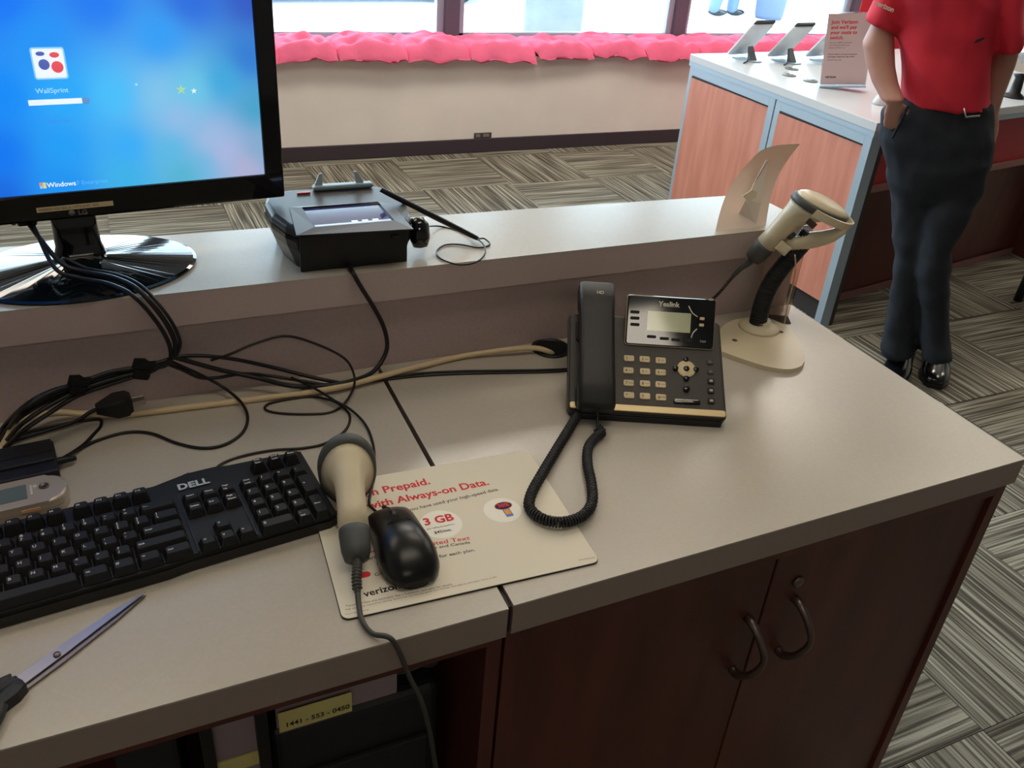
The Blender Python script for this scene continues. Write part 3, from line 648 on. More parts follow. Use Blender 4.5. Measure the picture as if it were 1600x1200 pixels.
# plug with blades
c = aty(191, 640, .452); t = thing('power_plug', 'black power plug with bare metal prongs on the desk under the bundle', 'plug', (c.x, .474, DT+.002), .10)
pl = MB(); R = []
for x, w, h in ((-.030, .006, .006), (-.020, .010, .009), (-.008, .0145, .0125), (.006, .0145, .0125), (.0115, .012, .010)): R.append([V((x, p[0], p[1]+.0128)) for p in rrect(2*w, 2*h, .004, 4)])
part('plug_body', pl.rings(R), blk_soft, t)
for s_ in (-1, 1): part('prong', MB().box((.0118, s_*.0055-.0008, .010), (.027, s_*.0055+.0008, .016), .0003, 1), chrome, t, label='bare metal prong')
part('cord', MB().tube([(-.028, 0, .0128), (-.038, 0, .010), (-.055, -.004, .004), (-.09, -.010, .0025), (-.15, -.02, .0025)], .0025, 8, 5), rubber, t)

# power adapter, flip phone
ad = radians(5.5)
a = at(95, 742); b = at(80, 697)
t = thing('power_adapter', 'black ridged power adapter brick at the left end of the desk', 'adapter', (-.480, .374, DT), ad)
part('housing', MB().box((-.075, -.033, 0), (.075, .033, .018), .003), blk, t)
part('raised_rib', MB().box((-.073, -.012, .0178), (.073, .031, .021), .0015), blk_soft, t)
part('ridge', MB().box((-.073, .004, .0208), (.073, .008, .0222), .0008), blk, t)
part('strain_relief', MB().tube([(.074, -.004, .010), (.082, -.004, .010), (.094, -.002, .008)], [.005, .0042, .0028], 10, 3), rubber, t)
sil = mat('phone_silver', (186, 172, 156), .35, metal=.35)
t = thing('flip_phone', 'closed silver flip phone lying behind the keyboard', 'mobile phone', (-.4435, .3150, DT), radians(5.0))
pl = [(p[0], p[1]) for p in rrect(.098, .050, .020, 8)]
part('lower_shell', MB().prism(pl, 0, .0085, .002), sil, t)
part('upper_shell', MB().prism([(p[0]*.99, p[1]*.99) for p in pl], .0092, .019, .004, 4), sil, t)
part('hinge_line', MB().prism([(p[0]*.97, p[1]*.97) for p in pl], .0086, .0091), mat('phone_copper', (176, 110, 78), .4, metal=.4), t)
part('outer_display', MB().box((-.018, -.013, .0190), (.010, .013, .0196), .0002, 1), mat('outer_lcd', (92, 110, 116), .1, coat=1), t)
part('camera_lens', MB().lathe([(.0052, 0), (.005, .0014), (.0036, .0015), (.0034, .0008), (.0001, .0008)], 20, (.027, .003, .0190)), gunmetal, t)
part('badge', MB().box((.0135, -.008, .0190), (.0155, .010, .0194)).box((.0165, .004, .0190), (.020, .009, .0194)), mat('badge_pale', (215, 208, 198), .4), t)
part('side_button', MB().box((.002, -.0262, .010), (.020, -.0245, .014), .0006), mat('button_copper', (206, 160, 128), .4), t)

# ================================================================== KEYBOARD
KB = V((-.5665, .1354, DT)); KA = radians(5.65); U = .01905
t = thing('keyboard', 'black full-size keyboard with white legends on the left desk top', 'keyboard', KB, KA)
body = [(-.7, -.42), (3, -.50), (13.6, -.50), (14.6, -.36), (22.4, -.24), (22.85, -.05), (22.85, 6.3), (22.6, 6.5), (18.4, 6.55), (17.7, 6.9), (16.0, 6.9), (15.0, 6.45), (14.2, 6.25), (-.5, 6.25), (-.7, 6.1)]
body = [(x*U, y*U) for x, y in body]
part('base_tray', MB().prism([(x*.998, y*1.0-.0018 if y < 0 else y) for x, y in body], 0.001, .0125), blk, t)
part('top_case', MB().prism(body, .0128, .018, .002, 2, zt=lambda x, y: .0175+.012*(y/U)/40), key_blk, t)
part('well_edge', MB().box((-.25*U, -.28*U, .0176), (15.2*U, -.2*U, .0186)).box((15.2*U, -.2*U, .0176), (15.27*U, 4.9*U, .0192)).box((18.27*U, -.2*U, .0176), (18.34*U, 4.9*U, .0192)), blk, t)
_km = {}
def key(w, h, cx, cy, lab, name='key', sz=.0052, lift=0):
    z0 = .0178+cy*.0003; H = .0085+lift; k_ = (round(w, 2), h, lift)
    if k_ not in _km:
        W_, D_ = w*U-.0012, h*U-.0012; mb = MB()
        P0 = rrect(W_, D_, .0015, 2); P1 = rrect(W_-.0052, D_-.0058, .002, 2, 0, .0006); P2 = rrect(W_-.0064, D_-.007, .002, 2, 0, .0006)
        mb.rings([[V((p[0], p[1], 0)) for p in P0], [V((p[0], p[1], H-.0008)) for p in P1], [V((p[0], p[1], H)) for p in P2]], smooth=False)
        o = part(name, mb, key_blk, t); _km[k_] = o; o.location = (cx*U, cy*U, z0)
    else: o = inst(_km[k_], (cx*U, cy*U, z0), t)
    if lab:
        L_ = lab if isinstance(lab, tuple) else (lab,)
        mb = MB()
        for i, s_ in enumerate(L_):
            q = text(s_, sz if len(s_) < 2 else sz*.62, .00012)
            y_ = (.0002 if len(L_) == 1 else (.0024 if i == 0 else -.0034)); x_ = -(w*U-.0012)/2+.0045
            q.xf(T(x_, y_-.0006, H+.00025)); mb.add(q.v, q.f)
        me = mb.mesh('legend'); me.materials.append(legend); g_ = bpy.data.objects.new('legend', me); COL.objects.link(g_); g_.parent = o
    return o
# widths/rows from the left edge of the key field
row = lambda y, x, items: [key(w, 1, x+sum(i[0] for i in items[:n])+w/2, y, l) for n, (w, l) in enumerate(items)]
for n in range(10): pass
row(4.1, 0, [(1, ('~', '`'))]+[(1, (a, b)) for a, b in zip('!@#$%^&*()_+', '1234567890-=')]+[(2, '<---')])
row(3.1, 0, [(1.5, 'Tab')]+[(1, c) for c in 'QWERTYUIOP']+[(1, ('{', '[')), (1, ('}', ']')), (1.5, ('|', '\\'))])
row(2.1, 0, [(1.75, 'Caps')]+[(1, c) for c in 'ASDFGHJKL']+[(1, (':', ';')), (1, ('"', "'")), (2.25, 'Enter')])
row(1.1, 0, [(2.25, 'Shift')]+[(1, c) for c in 'ZXCVBNM']+[(1, ('<', ',')), (1, ('>', '.')), (1, ('?', '/')), (2.75, 'Shift')])
row(.1, 0, [(1.5, 'Ctrl'), (1.25, '#'), (1.25, 'Alt'), (5.6, None), (1.4, 'Alt'), (1.25, '#'), (1.25, '='), (1.5, 'Ctrl')])
for n, x in enumerate([.5, 2, 3, 4, 5, 6.15, 7.15, 8.15, 9.15, 10.45, 11.45, 12.45, 13.45]): key(1, .9, x-.1 if n else x, 5.45, 'Esc' if n == 0 else 'F%d' % n, sz=.0058, lift=.003)
for n, x in enumerate([20.0, 21.0, 22.0]): key(.95, .9, x, 5.55, (('Print', 'Scrn'), ('Scroll', 'Lock'), 'Pause')[n], lift=.003)
for n, s_ in enumerate((('Insert',), ('Home',), ('Page', 'Up'))): key(1, 1, 15.8+n, 4.1, s_ if len(s_) > 1 else s_[0])
for n, s_ in enumerate((('Delete',), ('End',), ('Page', 'Down'))): key(1, 1, 15.8+n, 3.1, s_ if len(s_) > 1 else s_[0])
key(1, 1, 16.8, 1.1, '^', 'arrow_key'); [key(1, 1, 15.8+n, .1, s_, 'arrow_key') for n, s_ in enumerate('<v>')]
for n, s_ in enumerate((('Num', 'Lock'), '/', '*', '-')): key(1, 1, 19+n, 4.1, s_)
for j, r_ in enumerate((('1', '2', '3'), ('4', '5', '6'), ('7', '8', '9'))):
    for n, s_ in enumerate(r_): key(1, 1, 19+n, 1.1+j, s_)
key(1, 2, 22, 2.6, '+', 'tall_key'); key(1, 2, 22, .6, 'Enter', 'tall_key'); key(2, 1, 19.5, .1, '0'); key(1, 1, 21, .1, ('.', 'Del'))
part('brand_lettering', text('DELL', .0145, .0006, spacing=1.05).xf(T(15.35*U, 5.35*U, .0205)), mat('logo_silver', (200, 198, 194), .35, metal=.3), t, fix=False)
part('wire_collar', MB().tube([(16.2*U, 6.8*U, .012), (16.2*U, 7.1*U, .012), (16.3*U, 7.4*U, .010)], [.004, .0035, .002], 10, 3), rubber, t)

# ================================================================== SCISSORS
pv = at(92, 1030); tip = at(228, 930); ang = atan2(tip.y-pv.y, tip.x-pv.x); Lb = (tip-pv).length
t = thing('scissors', 'closed steel scissors with black handles at the lower left desk edge', 'scissors', (pv.x, pv.y, DT), ang)
bl = mat('blade_steel', (150, 146, 150), .28, metal=.9)
part('blade', MB().prism([(-.058, .0065), (-.040, .0085), (0, .0085), (Lb*.6, .0055), (Lb, .0006), (Lb*.96, -.0012), (0, -.0035), (-.045, -.004)], .0032, .0048, .0004, 1), bl, t)
part('blade', MB().prism([(-.05, -.0085), (-.03, -.0085), (0, -.0085), (Lb*.6, -.0062), (Lb*.985, -.0022), (Lb*.93, -.0002), (0, .003), (-.05, .001)], .0012, .0029, .0004, 1), mat('blade_dark', (122, 114, 114), .3, metal=.9), t)
part('pivot_screw', MB().lathe([(.0032, 0), (.003, .0012), (.0015, .0016), (.0002, .0014)], 16, (0, .001, .0049)), gunmetal, t)
for s_, lab in ((1, None), (-1, None)):
    h_ = MB(); a0 = V((-.045, s_*.004, .004)); 
    ringP = [V((-.036, s_*.002, .006)), V((-.055, s_*.006, .007)), V((-.072, s_*.020, .007)), V((-.100, s_*.032, .007)), V((-.125, s_*.026, .007)), V((-.128, s_*.010, .007)), V((-.105, s_*.004, .007)), V((-.080, s_*.006, .007)), V((-.062, s_*.005, .007))]
    h_.tube(ringP, [.0055, .0062, .0058, .005, .005, .005, .005, .0055, .006], 10, 5)
    h_.prism([(-.075, s_*.001), (-.042, s_*.0005), (-.036, s_*.010), (-.046, s_*.0135), (-.075, s_*.014)][::s_], .0008, .012, .002)
    part('handle', h_, blk_soft, t, label='black plastic finger loop')

# ================================================================== MOUSE PAD, MOUSE
pa, pb, pc_, pd = at(535, 972), at(938, 880), at(825, 705), at(498, 828)
ex = (pb-pa).normalized(); ey = V((-ex.y, ex.x, 0)); wpad = (pb-pa).length
pang = atan2(ex.y, ex.x)
dpad = ((pc_-pb).dot(ey)); skew = (pc_-pb).dot(ex)/dpad
t = thing('mouse_pad', 'off-white printed mouse pad with red lettering bridging the desk joint', 'mouse pad', pa, pang)
sk = Matrix(((1, skew, 0, 0), (0, 1, 0, 0), (0, 0, 1, 0), (0, 0, 0, 1)))
part('rubber_base', MB().prism(rrect(wpad, dpad, .008, 5, wpad/2, dpad/2), 0, .0017).xf(sk), blk, t)
padm = mat('pad_cloth', (228, 219, 200), .75)
part('printed_top', MB().prism(rrect(wpad-.001, dpad-.001, .008, 5, wpad/2, dpad/2), .0017, .0024).xf(sk), padm, t)
def padp(px, py): return loc(t, at(px, py, DT+.0024))
def ptext(s, px, py, size, m_, bold=0, al='LEFT', name='print_text'):
    q = padp(px, py); part(name, text(s, size, bold, align=al).xf(T(q.x, q.y, .00255) @ RZ(0)), m_, t, fix=False)
def ptext2(s, px0, py0, px1, py1, m_, bold=0, name='print_text', hk=1.0):
    """string stretched to run from one point to the other"""
    a, b = padp(px0, py0), padp(px1, py1); mb = text(s, 1, bold); w = max(v.x for v in mb.v); k = (b-a).length/w
    part(name, mb.xf(T(a.x, a.y, .00255) @ RZ(atan2(b.y-a.y, b.x-a.x)) @ Matrix.Diagonal((k, k*hk, 1, 1))), m_, t, fix=False)
ptext2('Verizon Prepaid.', 518, 787, 673, 756, paper_red, .022, hk=1.0)
ptext2('Now with Always-on Data.', 521, 807, 765, 757, paper_red, .022)
ptext2('Stay connected, even after you have used your high-speed data.', 525, 826, 780, 766, paper_blk, .006)
circ = mat('pad_circle', (244, 240, 228), .75)
for px, py, r_ in ((689, 819, .0235), (785, 797, .0215)):
    q = padp(px, py); part('print_circle', MB().prism([(r_*cos(k*pi/18), r_*sin(k*pi/18)) for k in range(36)], .00242, .00255).xf(T(q.x, q.y, 0)), circ, t)
def ptextc(s, px, py, size, m_, bold):
    q = padp(px, py); mb = text(s, size, bold, align='CENTER'); part('print_text', mb.xf(T(q.x, q.y, .0028)), m_, t, fix=False)
ptextc('3 GB', 687, 817, .0165, paper_red, .0005); ptextc('plus calling to anywhere', 689, 824, .0033, paper_blk, 0); ptextc('$45/mo.', 693, 832, .0060, paper_blk, .0001)
ptext2('Unlimited Text', 640, 858, 735, 843, paper_red, .008, hk=.8); ptext2('to Mexico and Canada', 640, 864, 735, 849, paper_blk, .008, hk=.8)
ptext2('in the U.S. for each plan.', 640, 881, 743, 861, paper_blk, .006, hk=.9)
ptext2('the most awarded', 540, 872, 610, 858, paper_red, .008); ptext2('Plans start from', 545, 881, 610, 868, paper_blk, .008)
ptext2('Great.', 586, 901, 612, 894, paper_blk, 0)
ptext2('verizon', 570, 933, 626, 919, paper_blk, .02, name='brand_print')
ptext2('Taxes and fees are excluded. See a Solutions Specialist for details.', 540, 949, 708, 914, paper_grey, .002)
ptext2('High speed data required for roaming. Service may vary and data speeds slow. Message rates apply on some plans. Terms of offer.', 540, 954, 778, 902, paper_grey, 0)
ptext2('Prices subject to change.', 540, 961, 577, 953, paper_grey, 0); ptext2('MPADPREPD0818', 904, 876.5, 930, 872, paper_grey, 0)
q = padp(570, 898); part('red_badge', MB().prism(rrect(.012, .008, .0038, 4), 0, .00015).xf(T(q.x, q.y, .00243)), paper_red, t)
q = padp(789, 795)
part('balloon_print', MB().lathe([(.0095, 0), (.0095, .0002), (.0002, .0002)], 24, (q.x, q.y+.0055, .00265), sy=.62, xdir=(1, 0, 0)), mat('print_navy', (52, 48, 92), .7), t)
part('balloon_rim', MB().lathe([(.0106, 0), (.0106, .0001), (.0002, .0001)], 24, (q.x, q.y+.0055, .00262), sy=.64, xdir=(1, 0, 0)), mat('print_orange', (226, 130, 60), .7), t)
mb = text('30%', .0085, .0003, align='CENTER'); part('print_text', mb.xf(T(q.x, q.y+.003, .0030)), paper_red, t, fix=False)
part('phone_print', MB().prism(rrect(.0085, .0135, .001, 2), 0, .0002).xf(T(q.x+.0008, q.y-.0075, .00266) @ RZ(.05)), mat('print_blue', (96, 130, 200), .7), t)
part('phone_print_face', MB().prism(rrect(.0068, .0085, .0005, 2), 0, .0001).xf(T(q.x+.0008, q.y-.0065, .00292) @ RZ(.05)), mat('print_amber', (236, 158, 60), .7), t)
# mouse
mf, mk = at(602, 817, DT), at(647, 921, DT)
hd = atan2(mf.y-mk.y, mf.x-mk.x); mc = (mf+mk)/2
t = thing('mouse', 'black wired optical mouse on the printed pad', 'mouse', (mc.x+.003, mc.y, DT+.0026), hd)
mg = mat('mouse_gloss', (16, 16, 17), .3, spec=.45)
def mouse_rings(k, z0, zs):
    R = []; n = 28
    for x, w, h in ((-.0575, .010, .006), (-.056, .017, .013), (-.050, .0235, .020), (-.040, .0285, .028), (-.025, .0305, .0345), (-.008, .0292, .0365), (.010, .0272, .0335), (.028, .0268, .027), (.043, .0265, .020), (.052, .0245, .0155), (.0565, .020, .012), (.0580, .012, .008)):
        R.append([V((x*k, w*k*(abs(cos(a))**.8)*(1 if cos(a) > 0 else -1), z0+max(0, sin(a))**.75*h*zs)) for a in [2*pi*i/n for i in range(n)]])
    return R
part('top_shell', MB().rings(mouse_rings(1, .0052, .88)), mg, t)
part('base_rim', MB().prism([(x, y) for x, y in [(p.x, p.y) for p in []] ] or [(.056*cos(a)*1.01, (.0295 if cos(a) < 0 else .0268)*(abs(sin(a))**.8)*(1 if sin(a) > 0 else -1)) for a in [2*pi*i/36 for i in range(36)]], 0, .0050), blk, t)
part('scroll_wheel', MB().lathe([(.0085, -.0028), (.010, -.0018), (.010, .0018), (.0085, .0028)], 22, (.032, 0, .0195), (0, 1, 0)), rubber, t)
part('button_seam', MB().tube([(.0575, .0, .016), (.046, 0, .0238)], .0005, 6, 0).tube([(.020, 0, .0352), (.012, 0, .0375)], .0005, 6, 0).tube([(.008, -.024, .022), (.010, -.012, .0332), (.0105, 0, .0360), (.010, .012, .0332), (.008, .024, .022)], .0004, 6, 4), deep, t)
part('cord_collar', MB().tube([(.055, 0, .010), (.064, 0, .009), (.070, .001, .007)], [.0036, .0030, .0020], 10, 3), rubber, t)

# ================================================================== SCANNERS
TILT = -.38
def scan_sections():
    # z, rx, ry, offset along +y
    return [(.000, .0075, .0075, 0), (.002, .0125, .012, 0), (.012, .0150, .0145, 0), (.030, .0160, .0150, 0), (.036, .0158, .0150, 0), (.060, .0152, .0145, 0), (.085, .0155, .0160, .0005), (.098, .0165, .0180, .0015), (.110, .0190, .0215, .005), (.120, .0235, .0280, .0105), (.128, .0290, .0362, .0175)]
def sring(z, rx, ry, off, n=32, tilt=None):
    tilt = TILT if tilt is None else tilt
    return [V((rx*cos(a), off+ry*sin(a), z+(ry*sin(a)+off)*tilt*max(0, min(1, (z-.085)/.035)))) for a in [2*pi*i/n for i in range(n)]]
def build_scanner(M, label, rz_loc):
    t = thing('barcode_scanner', label, 'barcode scanner', rz_loc)
    Sx = scan_sections()
    part('grip', MB().rings([sring(*s) for s in Sx[4:]]).xf(M), beige, t, world=True)
    part('grip_cap', MB().rings([sring(*s) for s in Sx[:5]]).xf(M), grey_rub, t, world=True, label='dark grey end cap')
    part('head_rim', MB().rings([sring(.1281, .0288, .0360, .0175), sring(.1290, .0318, .0395, .0180), sring(.1390, .0326, .0402, .0185), sring(.1410, .0304, .0378, .0185)]).xf(M), grey_rub, t, world=True, label='dark rubber rim round the head')
    part('head_cover', MB().rings([sring(.1411, .0300, .0374, .0185), sring(.1445, .0280, .0350, .0180), sring(.148, .0245, .0300, .017), sring(.1505, .0180, .0220, .016), sring(.151, .0020, .0020, .015)]).xf(M), beige, t, world=True)
    part('scan_window', MB().box((-.020, .030, .1515), (.020, .040, .1545), .001).xf(M), blk_gloss, t, world=True)
    part('trigger', MB().lathe([(.0001, -.008), (.005, -.006), (.006, 0), (.005, .006), (.0001, .008)], 14, (0, .0165, .075), (0, 0, 1)).xf(M), grey_rub, t, world=True)
    return t
# --- lying on the mouse pad
c0 = V((-.1345, .0940, DT+.0195)); rimc = V((-.1135, .2030, DT+.0545))
zd = (rimc-c0).normalized(); yd = V((0, 0, -1)); yd = (yd-zd*yd.dot(zd)).normalized(); xd = yd.cross(zd)
ML = Matrix(((xd.x, yd.x, zd.x, c0.x), (xd.y, yd.y, zd.y, c0.y), (xd.z, yd.z, zd.z, c0.z), (0, 0, 0, 1)))
build_scanner(ML, 'beige handheld scanner lying on the mouse pad beside the mouse', (c0.x, c0.y, DT+.003))
cs = c0-zd*.002
Pn = [c0+zd*.012-yd*.004, c0-zd*.004, at(557, 905, DT+.012), at(559, 926, DT+.0065), at(561, 948, DT+.005), at(566, 970, DT+.0045), at(582, 990, DT+.004), aty(610, 1020, .004)]
Pn[-1] = V((Pn[-1].x, -.004, DT+.003))
t = thing('scanner_cable', 'grey cable of the lying scanner hanging over the desk front edge', 'cable', (Pn[3].x, Pn[3].y, DT))
rg = MB(); 
part('strain_relief', MB().tube(Pn[:4], [.0052, .0048, .0040, .0030], 12, 6), grey_rub, t, world=True)
Q = resample(smooth_path(Pn[:4], 10), .0035)
for q_, (tt, n1_, n2_) in list(zip(Q, frames(Q)))[2:-1]: rg.lathe([(.0046, -.0009), (.0054, 0), (.0046, .0009)], 12, q_, tt)
part('relief_rib', rg, grey_rub, t, world=True)
Pl = Pn[3:]+[aty(640, 1058, -.012), aty(656, 1090, -.020), aty(668, 1130, -.024), aty(676, 1170, -.024), aty(682, 1215, -.02), aty(686, 1290, -.01)]
part('lead', MB().tube(Pl, .0026, 10, 8), mat('cable_grey', (62, 60, 56), .5), t, world=True)
# --- in the gooseneck stand
G0 = V((.633, .422, DT)); hdv = (G0-CAM); hdv.z = 0; hdv.normalize(); hrv = V((hdv.y, -hdv.x, 0))
def gp(px, py, off=0):
    d = ray(px, py); return CAM+d*(((G0-CAM).dot(hdv)+off)/d.dot(hdv))
t = thing('scanner_stand', 'beige scanner stand with black corrugated gooseneck beside the desk phone', 'scanner stand', G0)
out = [(1120, 525), (1118, 545), (1135, 553), (1160, 562), (1195, 573), (1225, 578), (1245, 576), (1257, 567), (1254, 548), (1246, 530), (1234, 514), (1215, 503), (1185, 497), (1150, 500), (1130, 510)]
op = [at(x, y, DT+.006) for x, y in out]; op = smooth_path(op+[op[0]], 4)[:-1]
part('base_plate', MB().prism([(p.x, p.y) for p in op][::-1], DT, DT+.0075, .0025, 3), beige, t, world=True)
part('neck_socket', MB().lathe([(.034, 0), (.032, .004), (.024, .008), (.0165, .010), (.0160, .016), (.010, .016)], 28, (G0.x+.002, G0.y+.004, DT+.0072)), beige, t, world=True)
for px, py in ((1148, 531), (1220, 518)):
    q = at(px, py, DT+.0082); part('screw_hole', MB().lathe([(.0045, 0), (.004, .0006), (.0002, .0006)], 16, (q.x, q.y, DT+.0074)), mat('hole_brown', (96, 76, 52), .8), t, world=True)
NP = [gp(1183, 518), gp(1186, 495), gp(1194, 466), gp(1208, 437), gp(1230, 408), gp(1252, 382), gp(1266, 362)]
QN = smooth_path(NP, 10); part('gooseneck', MB().tube(QN, .0125, 16, 0), blk, t, world=True)
QR = resample(QN, .0034); rb = MB()
for q_, (tt, a_, b_) in zip(QR, frames(QR)): rb.lathe([(.0122, -.0013), (.0142, -.0006), (.0142, .0006), (.0122, .0013)], 18, q_, tt)
part('gooseneck_rib', rb, blk_soft, t, world=True, kind='stuff')
TILT = .26
c0 = gp(1178, 408); rimc = gp(1260, 321)
zd = (rimc-c0).normalized(); vd = gp(1225, 368)-CAM; vd.normalize(); yd = zd.cross(vd).normalized()
if yd.z > 0: yd = -yd
xd = yd.cross(zd)
c0 = c0-yd*.004
kk = ((rimc-c0).length)/.128
k2 = kk*1.2
MS = Matrix(((xd.x*k2, yd.x*k2, zd.x*kk, c0.x), (xd.y*k2, yd.y*k2, zd.y*kk, c0.y), (xd.z*k2, yd.z*k2, zd.z*kk, c0.z), (0, 0, 0, 1)))
build_scanner(MS, 'beige handheld scanner cradled in the gooseneck stand', (G0.x, G0.y, c0.z))
# cradle: cup around the head and a saddle under the grip
Mc = MS @ T(0, 0, 0)
cu = MB(); R = []
outer = [V((1.16*.033*cos(a), .0125+1.13*.0412*sin(a), 0)) for a in [radians(-42+264*i/28) for i in range(29)]]
outer = [V((1.10*.033*cos(a), .0180+1.18*.0405*sin(a), .134+(.018+.0412*sin(a))*.26)) for a in [radians(0+180*i/28) for i in range(29)]]
for p in outer:
    c_ = V((p.x, p.y, 0)); dn = V((p.x, p.y-.018, 0)).normalized()
    R.append([p+V((0, 0, -.007))-dn*.0010, p+V((0, 0, -.007))+dn*.0016, p+V((0, 0, .006))+dn*.0016, p+V((0, 0, .006))-dn*.0010])
part('cradle_ring', cu.rings(R, smooth=False).xf(Mc), beige, t, world=True)
sad = MB().tube([(0, .024, .055), (0, .030, .070), (0, .042, .092), (0, .056, .116), (0, .064, .142)], [.006, .0105, .0125, .010, .005], 12, 5).xf(Mc)
part('cradle_arm', sad, beige, t, world=True)
part('cradle_lip', MB().box((-.016, .016, .046), (.016, .030, .052), .002).box((-.016, .012, .046), (-.012, .030, .064), .0015).box((.012, .012, .046), (.016, .030, .064), .0015).xf(Mc), beige, t, world=True)
part('cradle_latch', MB().box((.0355, .018, .118), (.040, .032, .128), .001).box((-.040, .018, .118), (-.0355, .032, .128), .001).xf(Mc), mat('latch_brown', (70, 48, 40), .5), t, world=True)
cable([gp(1242, 398, -.03), gp(1243, 415, -.02), gp(1240, 440, -.005), gp(1232, 470, .005), at(1226, 505, DT+.012)], .0011, 'fine clear thread hanging from the scanner cradle', mat('thread_pale', (196, 176, 150), .4), name='thread', cat='thread')
e_ = c0-zd*.003
Pn = [e_+zd*.02, e_-zd*.004, gp(1158, 419), gp(1145, 432), gp(1125, 456), gp(1108, 476, -.02), at(1105, 500, DT+.045), at(1112, 520, DT+.010), at(1118, 528, DT+.004)]
t = thing('scanner_cable', 'dark coiled cable running from the stand scanner to behind the desk phone', 'cable', Pn[4])
part('strain_relief', MB().tube(Pn[:4], [.0058, .0052, .0042, .0034], 12, 6), grey_rub, t, world=True)
Q = smooth_path(Pn[3:], 30); Q = resample(Q, .0006); hx = []
for i, (q_, (tt, a_, b_)) in enumerate(zip(Q, frames(Q))):
    an = i*.0006/.0036*2*pi; hx.append(q_+a_*(.0020*cos(an))+b_*(.0020*sin(an)))
part('lead', MB().tube(hx, .0012, 6, 0), mat('cable_charcoal', (44, 40, 38), .45), t, world=True)
# clear acrylic strip behind the stand
acr = mat('acrylic_clear', (225, 205, 190), .05, trans=.9, ior=1.3)
p0, p1_ = at(1196, 503), at(1232, 505)
t = thing('acrylic_holder', 'clear acrylic holder strip standing behind the scanner gooseneck', 'sign holder', ((p0.x+p1_.x)/2+.01, .470, DT))
part('upright_sheet', MB().box((-.033, -.001, 0), (.027, .001, .125), .0005, 1).xf(RZ(-.5)), acr, t)
part('bent_foot', MB().box((-.033, -.028, 0), (.027, -.001, .002), .0005, 1).xf(RZ(-.5)), acr, t)

# ------------------------------------------------------------------ card sign with easel back on the ledge
card = mat('card_back', (226, 208, 198), .7, sub=.1)
b0, b1 = at(1118, 360, HT), at(1190, 350, HT)
t = thing('card_sign', 'curled card sign seen from behind with easel leg on the ledge', 'sign', (b0.x+.04, b0.y+.01, HT))
tl_ = V((b0.x, b0.y, 0)); 
# rear of the card: leaning away; ruled surface between bottom line and curled top line
Tb = [at(1118, 361, HT), at(1150, 358, HT), at(1175, 356, HT), at(1197, 350, HT)]
yy = .55
Tt = [aty(1180, 243, yy), aty(1192, 234, yy+.004), aty(1215, 227, yy+.012), aty(1250, 225, yy+.03)]
for k in range(4): Tb[k].y = min(Tb[k].y+.0, .60)
nb = 10; A_ = smooth_path(Tb, 4); B2 = smooth_path(Tt, 4); vs = []
for j in range(nb+1):
    f_ = j/nb
    for a, b in zip(A_, B2): 
        p = a.lerp(b, f_); p = p+V((0, .018*sin(pi*f_), 0)); vs.append(p)
m_ = len(A_); nv = len(vs); vs += [v+V((.0006, .0008, 0)) for v in vs]
fs = []
for j in range(nb):
    for i in range(m_-1):
        a = j*m_+i; fs.append((a, a+1, a+m_+1, a+m_)); fs.append((nv+a, nv+a+m_, nv+a+m_+1, nv+a+1))
mb = MB(); mb.add(vs, fs, True); part('card_panel', mb, card, t, world=True)
l0, l1 = at(1150, 342, HT), at(1180, 354, HT)
e0, e1 = V((l0.x, l0.y-.006, HT+.0005)), V((l1.x, l1.y-.010, HT+.0005))
def onc(px, py, y): return aty(px, py, y)
leg = [at(1148, 347, HT+.001), at(1181, 352, HT+.001), onc(1189, 318, .503), onc(1200, 252, .530), onc(1197, 250, .530), onc(1165, 312, .503)]
mb = MB(); mb.add(leg+[p+V((.0005, .001, 0)) for p in leg], [tuple(range(6)), tuple(range(11, 5, -1))]+[(i, (i+1) % 6, 6+(i+1) % 6, 6+i) for i in range(6)])
part('easel_leg', mb, mat('card_leg', (236, 222, 208), .7), t, world=True)
tab = [onc(1161, 306, .497), onc(1176, 296, .497), onc(1183, 300, .497), onc(1182, 309, .497), onc(1168, 315, .497)]
mb = MB(); mb.add(tab+[p+V((0, .001, 0)) for p in tab], [tuple(range(5)), tuple(range(9, 4, -1))]+[(i, (i+1) % 5, 5+(i+1) % 5, 5+i) for i in range(5)])
part('lock_tab', mb, mat('card_tab', (232, 214, 190), .7), t, world=True)
slot = [onc(1177, 287, .516), onc(1199, 250, .529)]
part('slot_line', MB().tube([slot[0]-V((0, .0015, 0)), slot[1]-V((0, .0015, 0))], .0008, 6, 0), mat('slot_shadow', (150, 122, 110), .8), t, world=True)
# ================================================================== DESK PHONE
PL = at(887, 655); PR = at(1133, 670); PA = atan2(PR.y-PL.y, PR.x-PL.x); PWd = .212
t = thing('desk_phone', 'black desk telephone with handset, keypad and small grey display', 'telephone', PL, PA)
PMx = PM[t.name]; SA = atan2(.082, .125); MSL = T(0, 0, .016) @ RX(SA)       # slope frame: x, s, n
def php(px, py, n=0.0):
    Mi = (PMx @ MSL).inverted(); d = Mi.to_3x3() @ ray(px, py); c = Mi @ CAM; return c+d*((n-c.z)/d.z)
LS = .1495
bodym = mat('phone_body', (62, 58, 52), .45, bump=.1, bump_scale=900)
